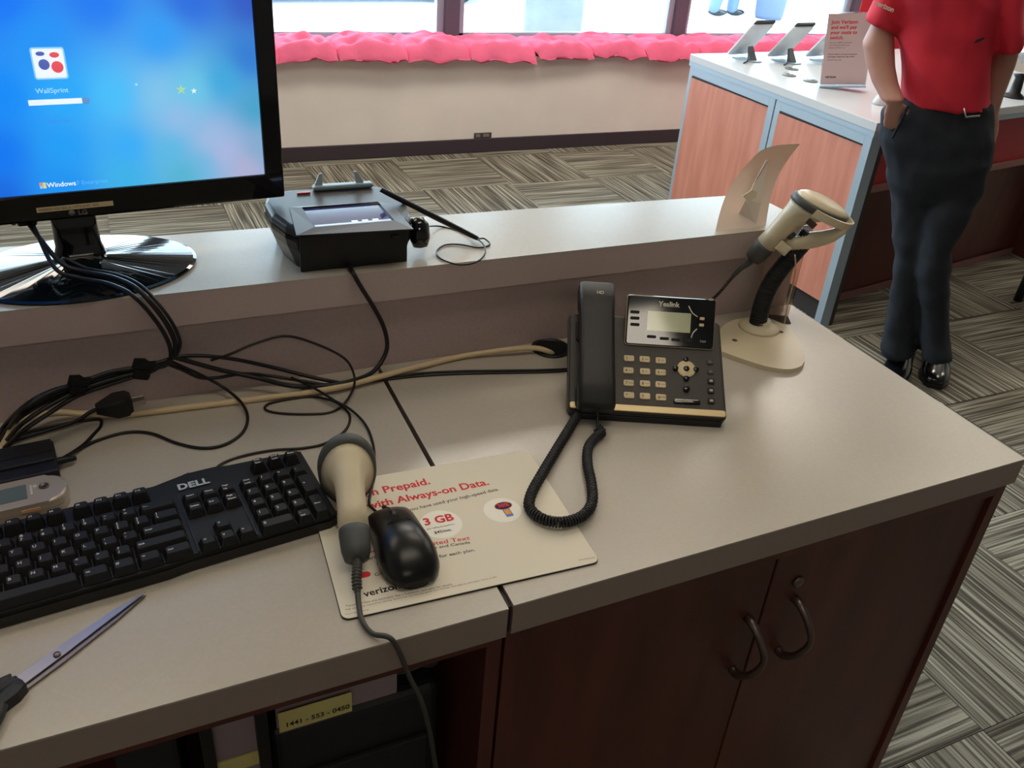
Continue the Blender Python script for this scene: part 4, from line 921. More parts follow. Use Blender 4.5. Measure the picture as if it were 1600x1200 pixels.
# slab body on the slope (slope frame), then the wedge foot under it
part('body', MB().prism(rrect(PWd, LS, .006, 4, PWd/2, LS/2), -.016, 0, .003, 3).xf(MSL), bodym, t)
part('body_rim', MB().prism(rrect(PWd+.003, LS+.003, .007, 4, PWd/2, LS/2), -.0165, -.0045).xf(MSL), blk, t)
part('silver_strip', MB().prism(rrect(PWd-.002, .0095, .003, 4, PWd/2, .0065), .0002, .0016, .0006, 1).xf(MSL), mat('phone_champagne', (222, 198, 150), .35, metal=.25), t, label='pale metallic strip along the front edge')
wd = MB().add([(0.02, .012, 0), (PWd-.02, .012, 0), (PWd-.02, .105, 0), (.02, .105, 0), (.02, .012, .006), (PWd-.02, .012, .006), (PWd-.02, .128, .078), (.02, .128, .078)], [(0, 3, 2, 1), (0, 1, 5, 4), (1, 2, 6, 5), (2, 3, 7, 6), (3, 0, 4, 7), (4, 5, 6, 7)])
part('stand_wedge', wd, blk, t)
part('front_foot', MB().box((.004, .001, 0), (PWd-.004, .016, .010), .002), blk, t)
kw = mat('phone_key', (226, 204, 162), .4)
K0 = None; cols_ = [(982.5, 560.5), (1007, 562), (1032, 564)], [(981.5, 579.5), (1007.5, 581), (1032, 582.5)], [(982, 599), (1007.5, 600), (1032, 601.5)], [(982.5, 618), (1007.5, 619.5), (1032.5, 621.5)]
lg = mat('phone_legend', (96, 84, 66), .6)
for r_, rw in enumerate(cols_):
    for c_, p in enumerate(rw):
        q = php(*p)
        if K0 is None:
            K0 = part('number_key', MB().prism(rrect(.0142, .0092, .002, 3), 0, .0022, .0007, 2).xf(RX(SA)), kw, t); k = K0; off = (PMx @ Matrix.Identity(4)).inverted()
            KZ = K0.location.copy(); base = (MSL @ V((q.x, q.y, 0))); K0.location = base+KZ
        else: k = inst(K0, (MSL @ V((q.x, q.y, 0)))+KZ, t)
        s_ = ('1', '2 ABC', '3 DEF', '4 GHI', '5 JKL', '6 MNO', '7 PQRS', '8 TUV', '9 WXYZ', '*', '0', '# SEND')[r_*3+c_]
        mb = text(s_[0], .006, .0001).xf(T(-.0045, -.0022, .00235)); 
        if len(s_) > 1:
            m2 = text(s_[2:], .0030).xf(T(-.0002, -.0012, .00235)); mb.add(m2.v, m2.f)
        mb.xf(T(*(-KZ)) @ RX(SA)); me = mb.mesh('legend'); me.materials.append(lg); g_ = bpy.data.objects.new('legend', me); COL.objects.link(g_); g_.parent = k
def phpart(name, mb, m, label=None, fix=True): return part(name, mb.xf(MSL), m, t, label, fix=fix)
q = php(1072, 577)
phpart('navigation_disc', MB().lathe([(.0128, 0), (.0128, .0016), (.012, .0022), (.0002, .0022)], 28, (q.x, q.y, 0)), kw)
for px, py, r_ in ((1071, 562.5, .0038), (1055, 576, .0038), (1087, 578, .0038), (1072, 592, .0038), (1072, 608.5, .0045), (1072, 577, .0042)):
    q = php(px, py); phpart('navigation_button', MB().lathe([(r_, 0), (r_, .003), (r_*.8, .0038), (.0002, .0036)], 18, (q.x, q.y, .0001)), blk_gloss)
a, b = php(1052, 627), php(1094, 630)
phpart('volume_bar', MB().prism(rrect(b.x-a.x, .0062, .003, 4, (a.x+b.x)/2, (a.y+b.y)/2), 0, .003, .001, 2), blk_gloss)
phpart('volume_mark', MB().box(((a.x+b.x)/2-.006, (a.y+b.y)/2-.001, .0031), ((a.x+b.x)/2+.008, (a.y+b.y)/2+.001, .0034)), mat('mark_pale', (180, 170, 150), .4))
for i, (px, py) in enumerate(((1109, 566), (1110, 581), (1110.5, 596), (1110.5, 611), (1111, 627))):
    q = php(px, py); o = phpart('function_key', MB().prism(rrect(.0095, .0085, .002, 3, q.x, q.y), 0, .0016 if i < 2 else .0024, .0006, 1), bodym if i < 2 else blk_soft)
    phpart('key_symbol', MB().prism(rrect(.0045, .0032, .0008, 2, q.x, q.y), (.0017 if i < 2 else .0025), (.0018 if i < 2 else .0026)), mat('mark_dim', (104, 100, 90), .5) if i < 2 else MATS['mark_pale'])
# display block: steeper plane rising from the slope
qb0, qb1 = php(977, 537, .004), php(1114, 546, .004)
TS = radians(27); DB = T(qb0.x, (qb0.y+qb1.y)/2, .004)
MD = MSL @ DB @ RX(TS)
def pdp(px, py, n=0.0):
    Mi = (PMx @ MD).inverted(); d = Mi.to_3x3() @ ray(px, py); c = Mi @ CAM; return c+d*((n-c.z)/d.z)
tt0, tt1 = pdp(979, 460), pdp(1119, 468); DW = qb1.x-qb0.x; DHt = (tt0.y+tt1.y)/2
def dpart(name, mb, m, label=None, fix=True): return part(name, mb.xf(MD), m, t, label, fix=fix)
dpart('display_housing', MB().prism(rrect(DW, DHt, .004, 4, DW/2, DHt/2), -.012, 0, .0015, 2), blk_gloss)
dpart('display_edge', MB().prism(rrect(DW+.0015, DHt+.0015, .0045, 4, DW/2, DHt/2), -.0135, -.003), mat('edge_champagne', (150, 136, 112), .3, metal=.6))
dpart('display_neck', MB().prism(rrect(DW*.8, DHt*.6, .004, 3, DW/2, DHt*.4), -.034, -.0136), blk)
a = pdp(1010, 516); b = pdp(1080, 490)
dpart('lcd', MB().box((a.x, a.y, .0001), (b.x, b.y, .0005)), mat('lcd_green', (196, 200, 160), .15, coat=1))
q = pdp(1029, 478); dpart('brand_lettering', text('Yealink', .0098, .0002).xf(T(q.x, q.y, .0004)), mat('legend_bright', (232, 226, 208), .4), fix=False)
q = pdp(1093, 535); dpart('model_lettering', text('T41P', .0042, .0001).xf(T(q.x, q.y, .0004)), MATS['mark_pale'], fix=False)
for px, py in ((992, 487.5), (992, 497), (992, 507)): q = pdp(px, py); dpart('line_key', MB().prism(rrect(.0125, .0042, .0015, 3, q.x, q.y), 0, .0016, .0005, 1), blk_soft)
for px, py in ((1018, 526), (1038, 529), (1056, 531), (1074, 532)): q = pdp(px, py); dpart('soft_key', MB().prism(rrect(.0125, .0040, .0015, 3, q.x, q.y), 0, .0016, .0005, 1), blk_soft)
for px, py in ((1097, 498), (1096, 508)): q = pdp(px, py); dpart('line_lamp_key', MB().prism(rrect(.0065, .0040, .001, 3, q.x, q.y), 0, .0014, .0004, 1), kw)
for a_, b_, c_ in (((1076, 478), (1082, 489), (1090, 495)), ((1080, 528), (1083, 520), (1089, 514))):
    P3 = [pdp(*a_, .0006), pdp(*b_, .0006), pdp(*c_, .0006)]; dpart('trim_arc', MB().tube(P3, .0008, 6, 5), MATS['legend_bright'])
q = pdp(1111, 467); dpart('message_lamp', MB().prism(rrect(.0065, .003, .001, 2, q.x, q.y-.001), 0, .001), mat('lamp_lens', (190, 180, 160), .1, coat=1))
# handset
ha, hb = php(904, 634, .03), php(961, 641, .03); hc, hd_ = php(907, 432, .04), php(964, 433, .04)
hx0, hx1 = (ha.x+hc.x)/2, (hb.x+hd_.x)/2; hs0, hs1 = ha.y, hc.y
HMx = (hx0+hx1)/2; HW = (hx1-hx0)/2; HL = hs1-hs0
R = []; prof = [(0, .012, .018, .80), (.008, .006, .026, .95), (.03, .003, .031, 1), (.18, .004, .034, 1), (.26, .016, .036, .97), (.5, .019, .037, .95), (.74, .016, .037, .97), (.82, .004, .038, 1), (.97, .003, .036, 1), (.992, .006, .031, .95), (1, .012, .024, .82)]
for f_, n0_, n1_, w_ in prof:
    cx_ = HMx; zc_ = (n0_+n1_)/2; R.append([V((cx_+p[0], hs0+HL*f_, zc_+p[1])) for p in rrect(2*HW*w_, n1_-n0_, min(.006, (n1_-n0_)*.45), 5)])
t2 = thing('handset', 'black telephone handset resting on the left side of the desk phone', 'handset', PMx @ MSL @ V((HMx, hs0, .004)), PA)
def hp(name, mb, m, label=None, fix=True): return part(name, mb.xf(PMx @ MSL), m, t2, label, world=True, fix=fix)
hp('handset_body', MB().rings(R), blk)
q = php(938, 459, .037); hp('handset_lettering', text('HD', .0068, .0002, align='CENTER').xf(T(q.x, q.y-.001, .0386)), mat('mark_pale', (180, 170, 150)), fix=False)
part('handset_cradle', MB().prism(rrect(.052, .034, .006, 3, HMx, .018), 0, .0035, .001, 1).prism(rrect(.052, .034, .006, 3, HMx, LS-.03), 0, .0035, .001, 1).xf(MSL), blk, t)
# coiled cord: straight tail then helix
Hb = PMx @ MSL @ V((HMx+.002, hs0+.002, .016))
tail = [Hb, Hb.lerp(at(934, 660, DT+.012), .6), at(933, 668, DT+.010)]
t3 = thing('coiled_cord', 'black coiled handset cord looping over the mouse pad corner', 'cord', at(880, 822))
part('straight_tail', MB().tube(tail, .0017, 8, 5), blk, t3, world=True)
zc = DT+.0075
cp = [at(933, 668, zc+.002), at(940, 676, zc), at(930, 684, zc), at(919, 700, zc), at(918, 725, zc), at(924, 755, zc), at(925, 785, zc+.001), at(910, 806, zc+.002), at(880, 816, zc+.003), at(848, 811, zc+.003), at(828, 794, zc+.003), at(830, 772, zc+.003), at(846, 742, zc+.002), at(868, 705, zc), at(888, 672, zc), at(903, 648, zc), at(915, 628, zc)]
Q = smooth_path(cp, 40); Q = resample(Q, .00045); hx = []
for i, (q_, (tt, a_, b_)) in enumerate(zip(Q, frames(Q))):
    an = i*.00045/.0034*2*pi; hx.append(q_+a_*(.0054*cos(an))+b_*(.0054*sin(an)))
part('coil', MB().tube(hx, .0015, 6, 0), blk_soft, t3, world=True)

# ================================================================== DISPLAY COUNTER (far right)
HC = .80
cA, cB = at(1371, 192, HC), at(1079, 84, HC); cR = at(1600, 164, HC)
dR = (cR-cA); cR2 = cA+dR*1.75; cB2 = V((cR2.x, cB.y+.1, HC))
t = thing('display_counter', 'long display counter with white top, silver trim and cherry end panels', 'counter', (2.9, 2.3, 0))
part('counter_top', MB().prism([(cA.x, cA.y), (cR2.x, cR2.y), (cB2.x, cB2.y), (cB.x, cB.y)], HC-.030, HC, .002, 1), white_top, t, world=True)
part('top_trim', MB().prism([(cA.x+.002, cA.y+.002), (cR2.x, cR2.y+.002), (cB2.x, cB2.y), (cB.x+.002, cB.y)], HC-.05, HC-.0305), silver, t, world=True)
xa = lambda y: cA.x+(cB.x-cA.x)*(y-cA.y)/(cB.y-cA.y)
ys_ = atx(1208, 160, 2.14).y; yf = cB.y-.01; yn = cA.y+.006
def gable(y0_, y1_):
    g_ = MB()
    for (ya_, yb2) in ((y0_, y0_+.036), (y1_-.036, y1_)):
        R = [[V((xa(y)+.004, y, z)), V((xa(y)+.05, y, z))] for y in (ya_, yb2) for z in (0, 0)]
        g_.add([(xa(ya_)+.004, ya_, 0), (xa(yb2)+.004, yb2, 0), (xa(yb2)+.05, yb2, 0), (xa(ya_)+.05, ya_, 0), (xa(ya_)+.004, ya_, HC-.0505), (xa(yb2)+.004, yb2, HC-.0505), (xa(yb2)+.05, yb2, HC-.0505), (xa(ya_)+.05, ya_, HC-.0505)], [(0, 3, 2, 1), (4, 5, 6, 7), (0, 1, 5, 4), (1, 2, 6, 5), (2, 3, 7, 6), (3, 0, 4, 7)])
        part('trim_post', g_, silver, t, world=True); g_ = MB()
    a, b = y0_+.0365, y1_-.0365
    part('trim_rail', MB().add([(xa(a)+.004, a, HC-.085), (xa(b)+.004, b, HC-.085), (xa(b)+.05, b, HC-.085), (xa(a)+.05, a, HC-.085), (xa(a)+.004, a, HC-.0505), (xa(b)+.004, b, HC-.0505), (xa(b)+.05, b, HC-.0505), (xa(a)+.05, a, HC-.0505)], [(0, 3, 2, 1), (4, 5, 6, 7), (0, 1, 5, 4), (1, 2, 6, 5), (2, 3, 7, 6), (3, 0, 4, 7)]), silver, t, world=True)
    part('shadow_gap', MB().box((xa(a)+.018, a, .094), (xa(a)+.030, b, HC-.0855)), seam_dark, t, world=True)
    part('end_panel', MB().box((xa(a)+.014, a+.007, .100), (xa(a)+.024, b-.002, HC-.094)), cherry_lit, t, world=True)
gable(yn, ys_-.004); gable(ys_+.004, yf)
part('gable_side', MB().box((cA.x+.0545, cA.y+.02, 0), (cA.x+.085, cA.y+.22, HC-.051)), mat('gable_dark', (66, 60, 58), .6), t, world=True)
part('kick_board', MB().box((cA.x+.088, cA.y+.14, 0), (cA.x+.10, cB.y-.03, .10)), mat('kick_dark', (40, 36, 38), .7), t, world=True)
nf = .17
def nfy(x): return cA.y+dR.y/dR.x*(x-cA.x)+nf
def slabz(x0_, x1_, z0_, z1_, d0, th, m, nm, lab=None):
    part(nm, MB().prism([(x0_, nfy(x0_)+d0), (x1_, nfy(x1_)+d0), (x1_, nfy(x1_)+d0+th), (x0_, nfy(x0_)+d0+th)], z0_, z1_), m, t, lab, world=True)
zb0 = aty(1575, 181, nfy(2.85)).z; zb1 = aty(1575, 242, nfy(2.85)).z; zs1 = aty(1550, 428, nfy(2.7)).z; zs0 = aty(1550, 441, nfy(2.7)).z
slabz(cA.x+.105, cR2.x-.02, zb1, HC-.051, -.12, .02, mat('red_fascia', (188, 44, 54), .5), 'red_band', 'red fascia band under the top')
slabz(cA.x+.105, cR2.x-.02, zb1-.022, zb1-.001, -.14, .10, mat('ledge_mauve', (150, 104, 96), .5), 'ledge_strip')
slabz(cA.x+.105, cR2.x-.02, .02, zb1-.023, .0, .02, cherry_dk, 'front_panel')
slabz(cA.x+.105, cR2.x-.02, max(.03, zs0), zs1, -.018, .0175, mat('ledge_mauve', (150, 104, 96)), 'base_strip')
slabz(cA.x+.105, cR2.x-.02, 0, .03, -.012, .0118, seam_dark, 'plinth_strip')
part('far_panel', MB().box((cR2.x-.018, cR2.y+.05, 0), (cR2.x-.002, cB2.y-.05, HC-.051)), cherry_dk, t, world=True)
# stool leg at the right edge
q = at(1592, 470, 0)
t = thing('stool', 'dark metal stool with round seat at the right edge of the picture', 'stool', (q.x+.13, q.y-.10, 0))
for k in range(4):
    a_ = radians(142+90*k); part('leg', MB().tube([(.17*cos(a_), .17*sin(a_), 0), (.15*cos(a_), .15*sin(a_), .60)], .018, 10, 0), mat('stool_metal', (58, 58, 56), .4, metal=.5), t)
part('seat', MB().lathe([(.001, .60), (.165, .60), (.175, .615), (.17, .64), (.001, .65)], 32), blk_soft, t)
part('foot_ring', MB().lathe([(.162, .20), (.172, .21), (.162, .22), (.152, .21)], 32), MATS['stool_metal'], t)

# tablets on tilted stands
def tabp(px, py): return at(px, py, HC)
for i, (fx, fy, sc, lb) in enumerate(((1142, 92, 1, 'leftmost of the three'), (1203, 95, 1.05, 'middle of the three'), (1262, 95, 1.05, 'rightmost of the three, half behind the printed sign'))):
    q = tabp(fx+12, fy-2)
    t = thing('display_tablet', 'demo tablet on tilted white stand, '+lb, 'tablet', (q.x, q.y, HC), radians(-82), 'demo tablets on the display counter')
    Mt = T(-.01, 0, .012) @ RX(radians(0)) @ RY(radians(-50))
    part('stand_plate', MB().prism(rrect(.185, .13, .012, 4, .0925, 0), 0, .008, .002, 1).xf(Mt), white_top, t)
    part('device', MB().prism(rrect(.15, .12, .010, 4, .125, .012), .0085, .017, .002, 1).xf(Mt), mat('device_dark', (58, 62, 66), .2), t)
    part('device_screen', MB().prism(rrect(.125, .10, .004, 3, .125, .012), .0171, .0175).xf(Mt), blk_gloss, t)
    part('prop_leg', MB().add([(.075, -.022, 0), (.095, -.022, 0), (.095, .022, 0), (.075, .022, 0), (.055, -.012, .055), (.062, -.012, .06), (.062, .012, .06), (.055, .012, .055)], [(0, 3, 2, 1), (4, 5, 6, 7), (0, 1, 5, 4), (1, 2, 6, 5), (2, 3, 7, 6), (3, 0, 4, 7)]), mat('prop_grey', (84, 92, 98), .4), t)
    part('foot_plate', MB().prism(rrect(.13, .07, .01, 3, .05, 0), 0, .005), silver, t)
    part('security_cable', MB().tube([(.06, 0, .006), (.10, -.05, .004), (.12, -.09, .003)], .003, 6, 5), blk, t)
for i, (px, py) in enumerate(((1237, 108), (1233, 118), (1266, 127))):
    q = tabp(px, py); t = thing('counter_disc', 'flat grey disc set on the white counter, %s of three' % ('farthest', 'middle', 'nearest')[i], 'disc', q, 0, 'grey discs on the white counter')
    part('disc_body', MB().lathe([(.030, 0), (.030, .003), (.027, .005), (.001, .005)], 28), mat('disc_grey', (120, 132, 130), .3), t)
    part('disc_cap', MB().lathe([(.018, .005), (.017, .006), (.001, .006)], 24), mat('disc_dark', (86, 98, 98), .3), t)
# printed sign in a holder
s0, s1 = tabp(1281, 136), tabp(1347, 138)
sv = RZ(radians(-16)).to_3x3() @ V((RT.x, RT.y, 0)).normalized()
sw = (s1-s0).dot(sv); sc_ = s0
ph_ = Matrix(((sv.x, 0, -sv.y, sc_.x), (sv.y, 0, sv.x, sc_.y), (0, 1, 0, HC), (0, 0, 0, 1)))   # x right, y up, z away
sh = None
for z_ in [i*.002 for i in range(60, 200)]:
    w_ = ph_ @ V((sw*.1, z_, 0)); d_ = w_-CAM; yy_ = 600-FPX*d_.dot(UP)/d_.dot(FW)
    if yy_ < 25: sh = z_; break
sh = sh or .25
shx = .02
lean_ = Matrix(((1, -(-.0), 0, 0), (0, 1, 0, 0), (0, 0, 1, 0), (0, 0, 0, 1)))
ang_s = radians(0); 
ROTS = Matrix.Rotation(radians(13), 4, V((0, 0, 1)))                  # the holder leans to the left, as in the photograph
ph_ = ph_ @ T(.0, .004, 0) @ Matrix.Rotation(radians(7), 4, 'Z')
t = thing('sign_holder', 'white printed sign with red heading in a clear holder on the display counter', 'sign', (s0+s1)/2)
def sg(name, mb, m, fix=True): return part(name, mb.xf(ph_), m, t, world=True, fix=fix)
sg('sign_sheet', MB().box((0, .006, .0012), (sw, sh, .0026)), mat('sign_mauve', (208, 186, 186), .6))
sg('holder_back', MB().box((-.003, .0, .0030), (sw+.003, sh+.004, .0050)), mat('holder_clear', (225, 228, 232), .08, trans=.85, ior=1.3))
sg('holder_base', MB().box((-.003, -.003, -.02), (sw+.003, .003, .05), .001, 1), silver)
def st(s, x, y, w, m, bold=0):
    mb = text(s, 1, bold); k = w*sw/max(v.x for v in mb.v); sg('sign_text', mb.xf(T(x*sw, y*sh, .0008) @ Matrix.Diagonal((k, k, 1, 1))), m, False)
st('Join Verizon', .09, .865, .56, paper_red, .02); st("and we'll pay", .09, .795, .56, paper_red, .02); st('your costs to', .09, .725, .58, paper_red, .02); st('switch.', .09, .655, .30, paper_red, .02)
st('Get up to $650 via prepaid', .09, .60, .49, paper_grey, .003); st('card when you switch your', .09, .565, .46, paper_grey, .003); st('phone and line to us.', .09, .53, .36, paper_grey, .003)
st('Device trade-in and new smartphone', .09, .44, .64, paper_blk, .006); st('purchase required. See store.', .09, .405, .60, paper_blk, .006); st('Limited time only.', .09, .36, .32, paper_grey, .003); st('verizon', .09, .115, .24, paper_blk, .02)
# red banner behind the counter
b0_, b1_ = aty(1345, 60, 3.15), aty(1412, 60, 3.15)
t = thing('red_banner', 'tall red banner on a white stand behind the person', 'banner', ((b0_.x+b1_.x)/2+.1, 3.15, 0))
part('banner_sheet', MB().box((3.405, 3.148, .40), (b1_.x+.25, 3.152, 2.1)), mat('banner_red', (226, 40, 58), .6), t, world=True)
part('banner_pole', MB().tube([((b0_.x+b1_.x)/2+.12, 3.17, .01), ((b0_.x+b1_.x)/2+.12, 3.17, 2.1)], .012, 10, 0), white_top, t, world=True)
part('banner_foot', MB().lathe([(.16, 0), (.16, .012), (.02, .02), (.001, .02)], 28, ((b0_.x+b1_.x)/2+.12, 3.17, 0)), white_top, t, world=True)
part('banner_bars', MB().box((b1_.x-.16, 3.144, 1.10), (b1_.x-.05, 3.1478, 1.12)).box((b1_.x-.16, 3.144, 1.03), (b1_.x-.05, 3.1478, 1.05)), white_top, t, world=True)
# ring charger and small tag near the hand
q = tabp(1374, 163); t = thing('device_mount', 'small white device mount at the counter corner beside the hand', 'mount', q)
part('mount_body', MB().lathe([(.028, 0), (.026, .01), (.018, .03), (.001, .034)], 20), white_top, t)
part('mount_ring', MB().lathe([(.014, .034), (.018, .037), (.014, .040), (.010, .037)], 20, (0, 0, 0)), chrome, t)
# device at the right edge
q = at(1583, 152, HC)
t = thing('handset_display', 'demo phone tilted on a black mount at the right end of the counter', 'mobile phone', q, radians(-20))
part('mount_cone', MB().lathe([(.045, 0), (.042, .006), (.022, .02), (.018, .075), (.03, .09), (.001, .095)], 22), blk, t)
part('device_body', MB().prism(rrect(.19, .085, .01, 4), 0, .010, .002, 1).xf(T(.045, -.01, .095) @ RY(radians(42))), mat('device_grey', (120, 124, 132), .3, metal=.4), t)
part('cord', MB().tube([(-.03, 0, .012), (-.06, .01, .03), (-.085, .02, .06), (-.07, .03, .10)], .003, 8, 5), silver, t)

# ================================================================== PEOPLE
def capsule(mb, P, R, n=14, sub=5, flat=1, up=None):
    P = [V(p) for p in P]; Q = smooth_path(P, sub); rr = smooth_vals(R, sub)
    Rg = []
    for (tt, a, b), p, q in zip(frames(Q), Q, rr):
        if up is not None: a = V(up)-tt*V(up).dot(tt); a.normalize(); b = tt.cross(a)
        Rg.append([p+a*(q*cos(2*pi*k/n))+b*(q*flat*sin(2*pi*k/n)) for k in range(n)])
    mb.rings(Rg); 
    if flat == 1: mb.ell(P[0], R[0], R[0], R[0]); mb.ell(P[-1], R[-1], R[-1], R[-1])
    return mb
def slabs(mb, S_, n=24):
    """stack of elliptical sections: (centre, half width vector, half depth vector)"""
    R = []
    for c, a, b in S_:
        R.append([c+a*((abs(cos(w))**.85)*(1 if cos(w) >= 0 else -1))+b*((abs(sin(w))**.85)*(1 if sin(w) >= 0 else -1)) for w in [2*pi*k/n for k in range(n)]])
    return mb.rings(R)
def hand(mb, wrist, dirv, side, palmn, s=1.0, curl=.5):
    """palm, four unequal bent fingers and a thumb leaving the side of the palm"""
    d = dirv.normalized(); pn = palmn-d*palmn.dot(d); pn.normalize(); sd = d.cross(pn).normalized()*side
    c = wrist+d*.05*s
    slabs(mb, [(wrist-d*.01*s, sd*.026*s, pn*.018*s), (wrist+d*.02*s, sd*.034*s, pn*.016*s), (wrist+d*.06*s, sd*.041*s, pn*.014*s), (wrist+d*.092*s, sd*.040*s, pn*.011*s)], 16)
    for k, (o, L_) in enumerate(((-.030, .068), (-.0105, .078), (.0095, .073), (.029, .058))):
        b = wrist+d*.085*s+sd*o*s; p = [b]; cu = 0
        for j, f_ in enumerate((.45, .30, .25)):
            cu += curl*(.5+.2*j); p.append(p[-1]+(d*cos(cu)+pn*sin(cu)).normalized()*L_*f_*s)
        capsule(mb, p, [.0095*s, .0088*s, .008*s, .0068*s], 10, 3)
    th = wrist+d*.03*s-sd*.030*s; capsule(mb, [th, th-sd*.026*s+d*.022*s+pn*.008*s, th-sd*.034*s+d*.050*s+pn*.016*s, th-sd*.030*s+d*.072*s+pn*.022*s], [.0135*s, .0115*s, .0102*s, .0085*s], 10, 3)
    return mb
skin = mat('skin', (188, 140, 126), .55, sub=.08, noise_amt=.06, noise_scale=12)
navy = mat('trousers_navy', (28, 33, 42), .85, bump=.3, bump_scale=500, noise_amt=.12, noise_scale=6)
redp = mat('polo_red', (212, 42, 62), .8, bump=.25, bump_scale=700, noise_amt=.06, noise_scale=8)
hair = mat('hair_dark', (34, 26, 22), .7, bump=.6, bump_scale=300)
shoe = mat('shoe_black', (18, 20, 24), .18, coat=.5)
HFW = V((sin(YAW+.30), cos(YAW+.30), 0)); 
Pf = at(1432, 585, 0); Dp = (Pf-CAM).dot(HFW)
HRT = V((HFW.y, -HFW.x, 0))
def B(px, py, off=0):
    d = ray(px, py); return CAM+d*((Dp+off)/d.dot(HFW))
def hw(px0, px1, py, off=0): return (B(px1, py, off)-B(px0, py, off)).length/2
def folds(v, amp, dx, dz, sc):
    q = v.dot(HRT)*dx+v.z*dz; return amp*(abs(noise.noise(V((q*sc, v.dot(HRT)*2.2, v.z*1.4))))**.7)*-1.6+amp*.5
def wr(v, amp=.004, sc=9):
    return amp*noise.noise(V((v.x*sc, v.y*sc, v.z*sc*1.6)))+amp*.6*noise.noise(V((v.x*sc*2.6+v.z*7, v.y*sc*2.6, v.z*sc)))
t = thing('person', 'person in red polo and black trousers, hand in pocket, standing by the display counter', 'person', (Pf.x, Pf.y, 0), 0)
up_ = (B(1490, 20)-B(1470, 160)).normalized()
def sec(pxl, pxr, pyl, pyr, dep, off=0):
    a = B(pxl, pyl, off); b = B(pxr, pyr, off); return ((a+b)/2, (b-a)/2, HFW*dep)
# trousers
tr_ = MB()
slabs(tr_, [sec(1404, 1549, 150, 164, .115), sec(1374, 1551, 172, 184, .122), sec(1374, 1553, 212, 222, .135), sec(1384, 1547, 250, 256, .140), sec(1391, 1538, 280, 286, .13), sec(1398, 1524, 300, 306, .11)])
slabs(tr_, [sec(1384, 1474, 262, 262, .10), sec(1390, 1470, 305, 305, .096), sec(1396, 1464, 350, 350, .088), sec(1399, 1452, 390, 390, .080), sec(1395, 1443, 430, 430, .074), sec(1389, 1436, 480, 480, .070), sec(1381, 1434, 520, 520, .070), sec(1377, 1432, 550, 550, .075)])
slabs(tr_, [sec(1462, 1548, 250, 250, .10, -.02), sec(1448, 1536, 298, 298, .10, -.02), sec(1440, 1510, 345, 345, .094, -.04), sec(1434, 1490, 385, 385, .084, -.06), sec(1433, 1483, 430, 430, .074, -.07), sec(1437, 1484, 480, 480, .072, -.06), sec(1438, 1486, 520, 520, .072, -.06), sec(1439, 1487, 556, 556, .076, -.06)])
trousers = remesh('trousers', tr_, .0095, navy, t, 3, lambda v: wr(v, .007, 10)+folds(v, .010, .5, 1.0, 9), label='black trousers')
# pocket opening and belt line
part('pocket_edge', MB().tube([B(1419, 166, -.125), B(1411, 182, -.135), B(1402, 200, -.142), B(1394, 216, -.142)], .004, 8, 4), navy, trousers, world=True)
part('belt_buckle', MB().tube([B(1531, 181, -.118), B(1509, 183, -.126), B(1506, 169, -.122)], .0030, 8, 0), chrome, t, world=True, label='silver belt buckle')
# polo shirt
sh_ = MB()
slabs(sh_, [sec(1410, 1550, 158, 171, .128), sec(1407, 1549, 135, 148, .133), sec(1406, 1550, 100, 108, .135), sec(1403, 1556, 50, 52, .135), sec(1396, 1564, 0, 0, .135), sec(1392, 1572, -50, -48, .130), sec(1400, 1572, -95, -90, .110), sec(1440, 1540, -118, -115, .08), sec(1462, 1520, -126, -124, .06)])
slabs(sh_, [sec(1392, 1460, -90, -84, .075), sec(1376, 1440, -50, -40, .080), sec(1364, 1420, -2, 14, .082), sec(1350, 1402, 30, 54, .078)])
slabs(sh_, [sec(1520, 1584, -84, -88, .075), sec(1540, 1596, -40, -50, .080), sec(1552, 1603, 10, 0, .078), sec(1560, 1596, 88, 78, .070)])
polo = remesh('polo_shirt', sh_, .0095, redp, t, 3, lambda v: wr(v, .005, 9)+folds(v, .014, .8, 1.1, 8), label='red short-sleeved polo shirt')
part('collar', MB().lathe([(.070, -.01), (.078, .004), (.070, .022), (.062, .014)], 24, B(1491, -122), up_), redp, polo, world=True)
c_ = B(1381, 13, -.082); mb = text('verizon', .019, .0006, align='CENTER'); xd_ = (B(1392, 17, 0)-B(1371, 8, 0)).normalized()
part('sleeve_lettering', mb.xf(basis(c_-HFW*.004, xd_, up_)), paper_w, polo, world=True, fix=False)
c_ = B(1530, 64, -.140); part('chest_emblem', MB().prism([(-.012, -.008), (.002, -.002), (.014, .010), (.006, .011), (-.010, .002)], 0, .001).xf(basis(c_-HFW*.003, (HRT.x, HRT.y, 0), (0, 0, 1))), mat('emblem_dark', (60, 24, 30), .7), polo, world=True)
# body: one continuous figure
bd = MB()
nk_ = B(1491, -130); hd_c = B(1492, -205, -.02)
slabs(bd, [sec(1415, 1540, 150, 160, .10), sec(1415, 1540, 100, 104, .11), sec(1410, 1556, 20, 20, .11), sec(1412, 1556, -50, -50, .10), sec(1430, 1545, -95, -92, .085), sec(1466, 1518, -118, -116, .055)])
slabs(bd, [sec(1400, 1540, 170, 180, .10), sec(1400, 1535, 230, 235, .10), sec(1415, 1510, 285, 290, .08)])
capsule(bd, [B(1430, 270), B(1424, 350), B(1420, 400, .0), B(1413, 450), B(1406, 540)], [.065, .050, .040, .036, .032]); capsule(bd, [B(1500, 270, -.03), B(1478, 345, -.06), B(1464, 400, -.07), B(1461, 450, -.07), B(1462, 545, -.06)], [.065, .050, .040, .036, .032])
capsule(bd, [nk_+V((0, 0, -.03)), nk_+V((0, 0, .05)), hd_c-V((0, 0, .05))], [.062, .056, .058])
bd.ell(hd_c+V((0, 0, .035)), .078, .095, .105, 20, RZ(-YAW)); 
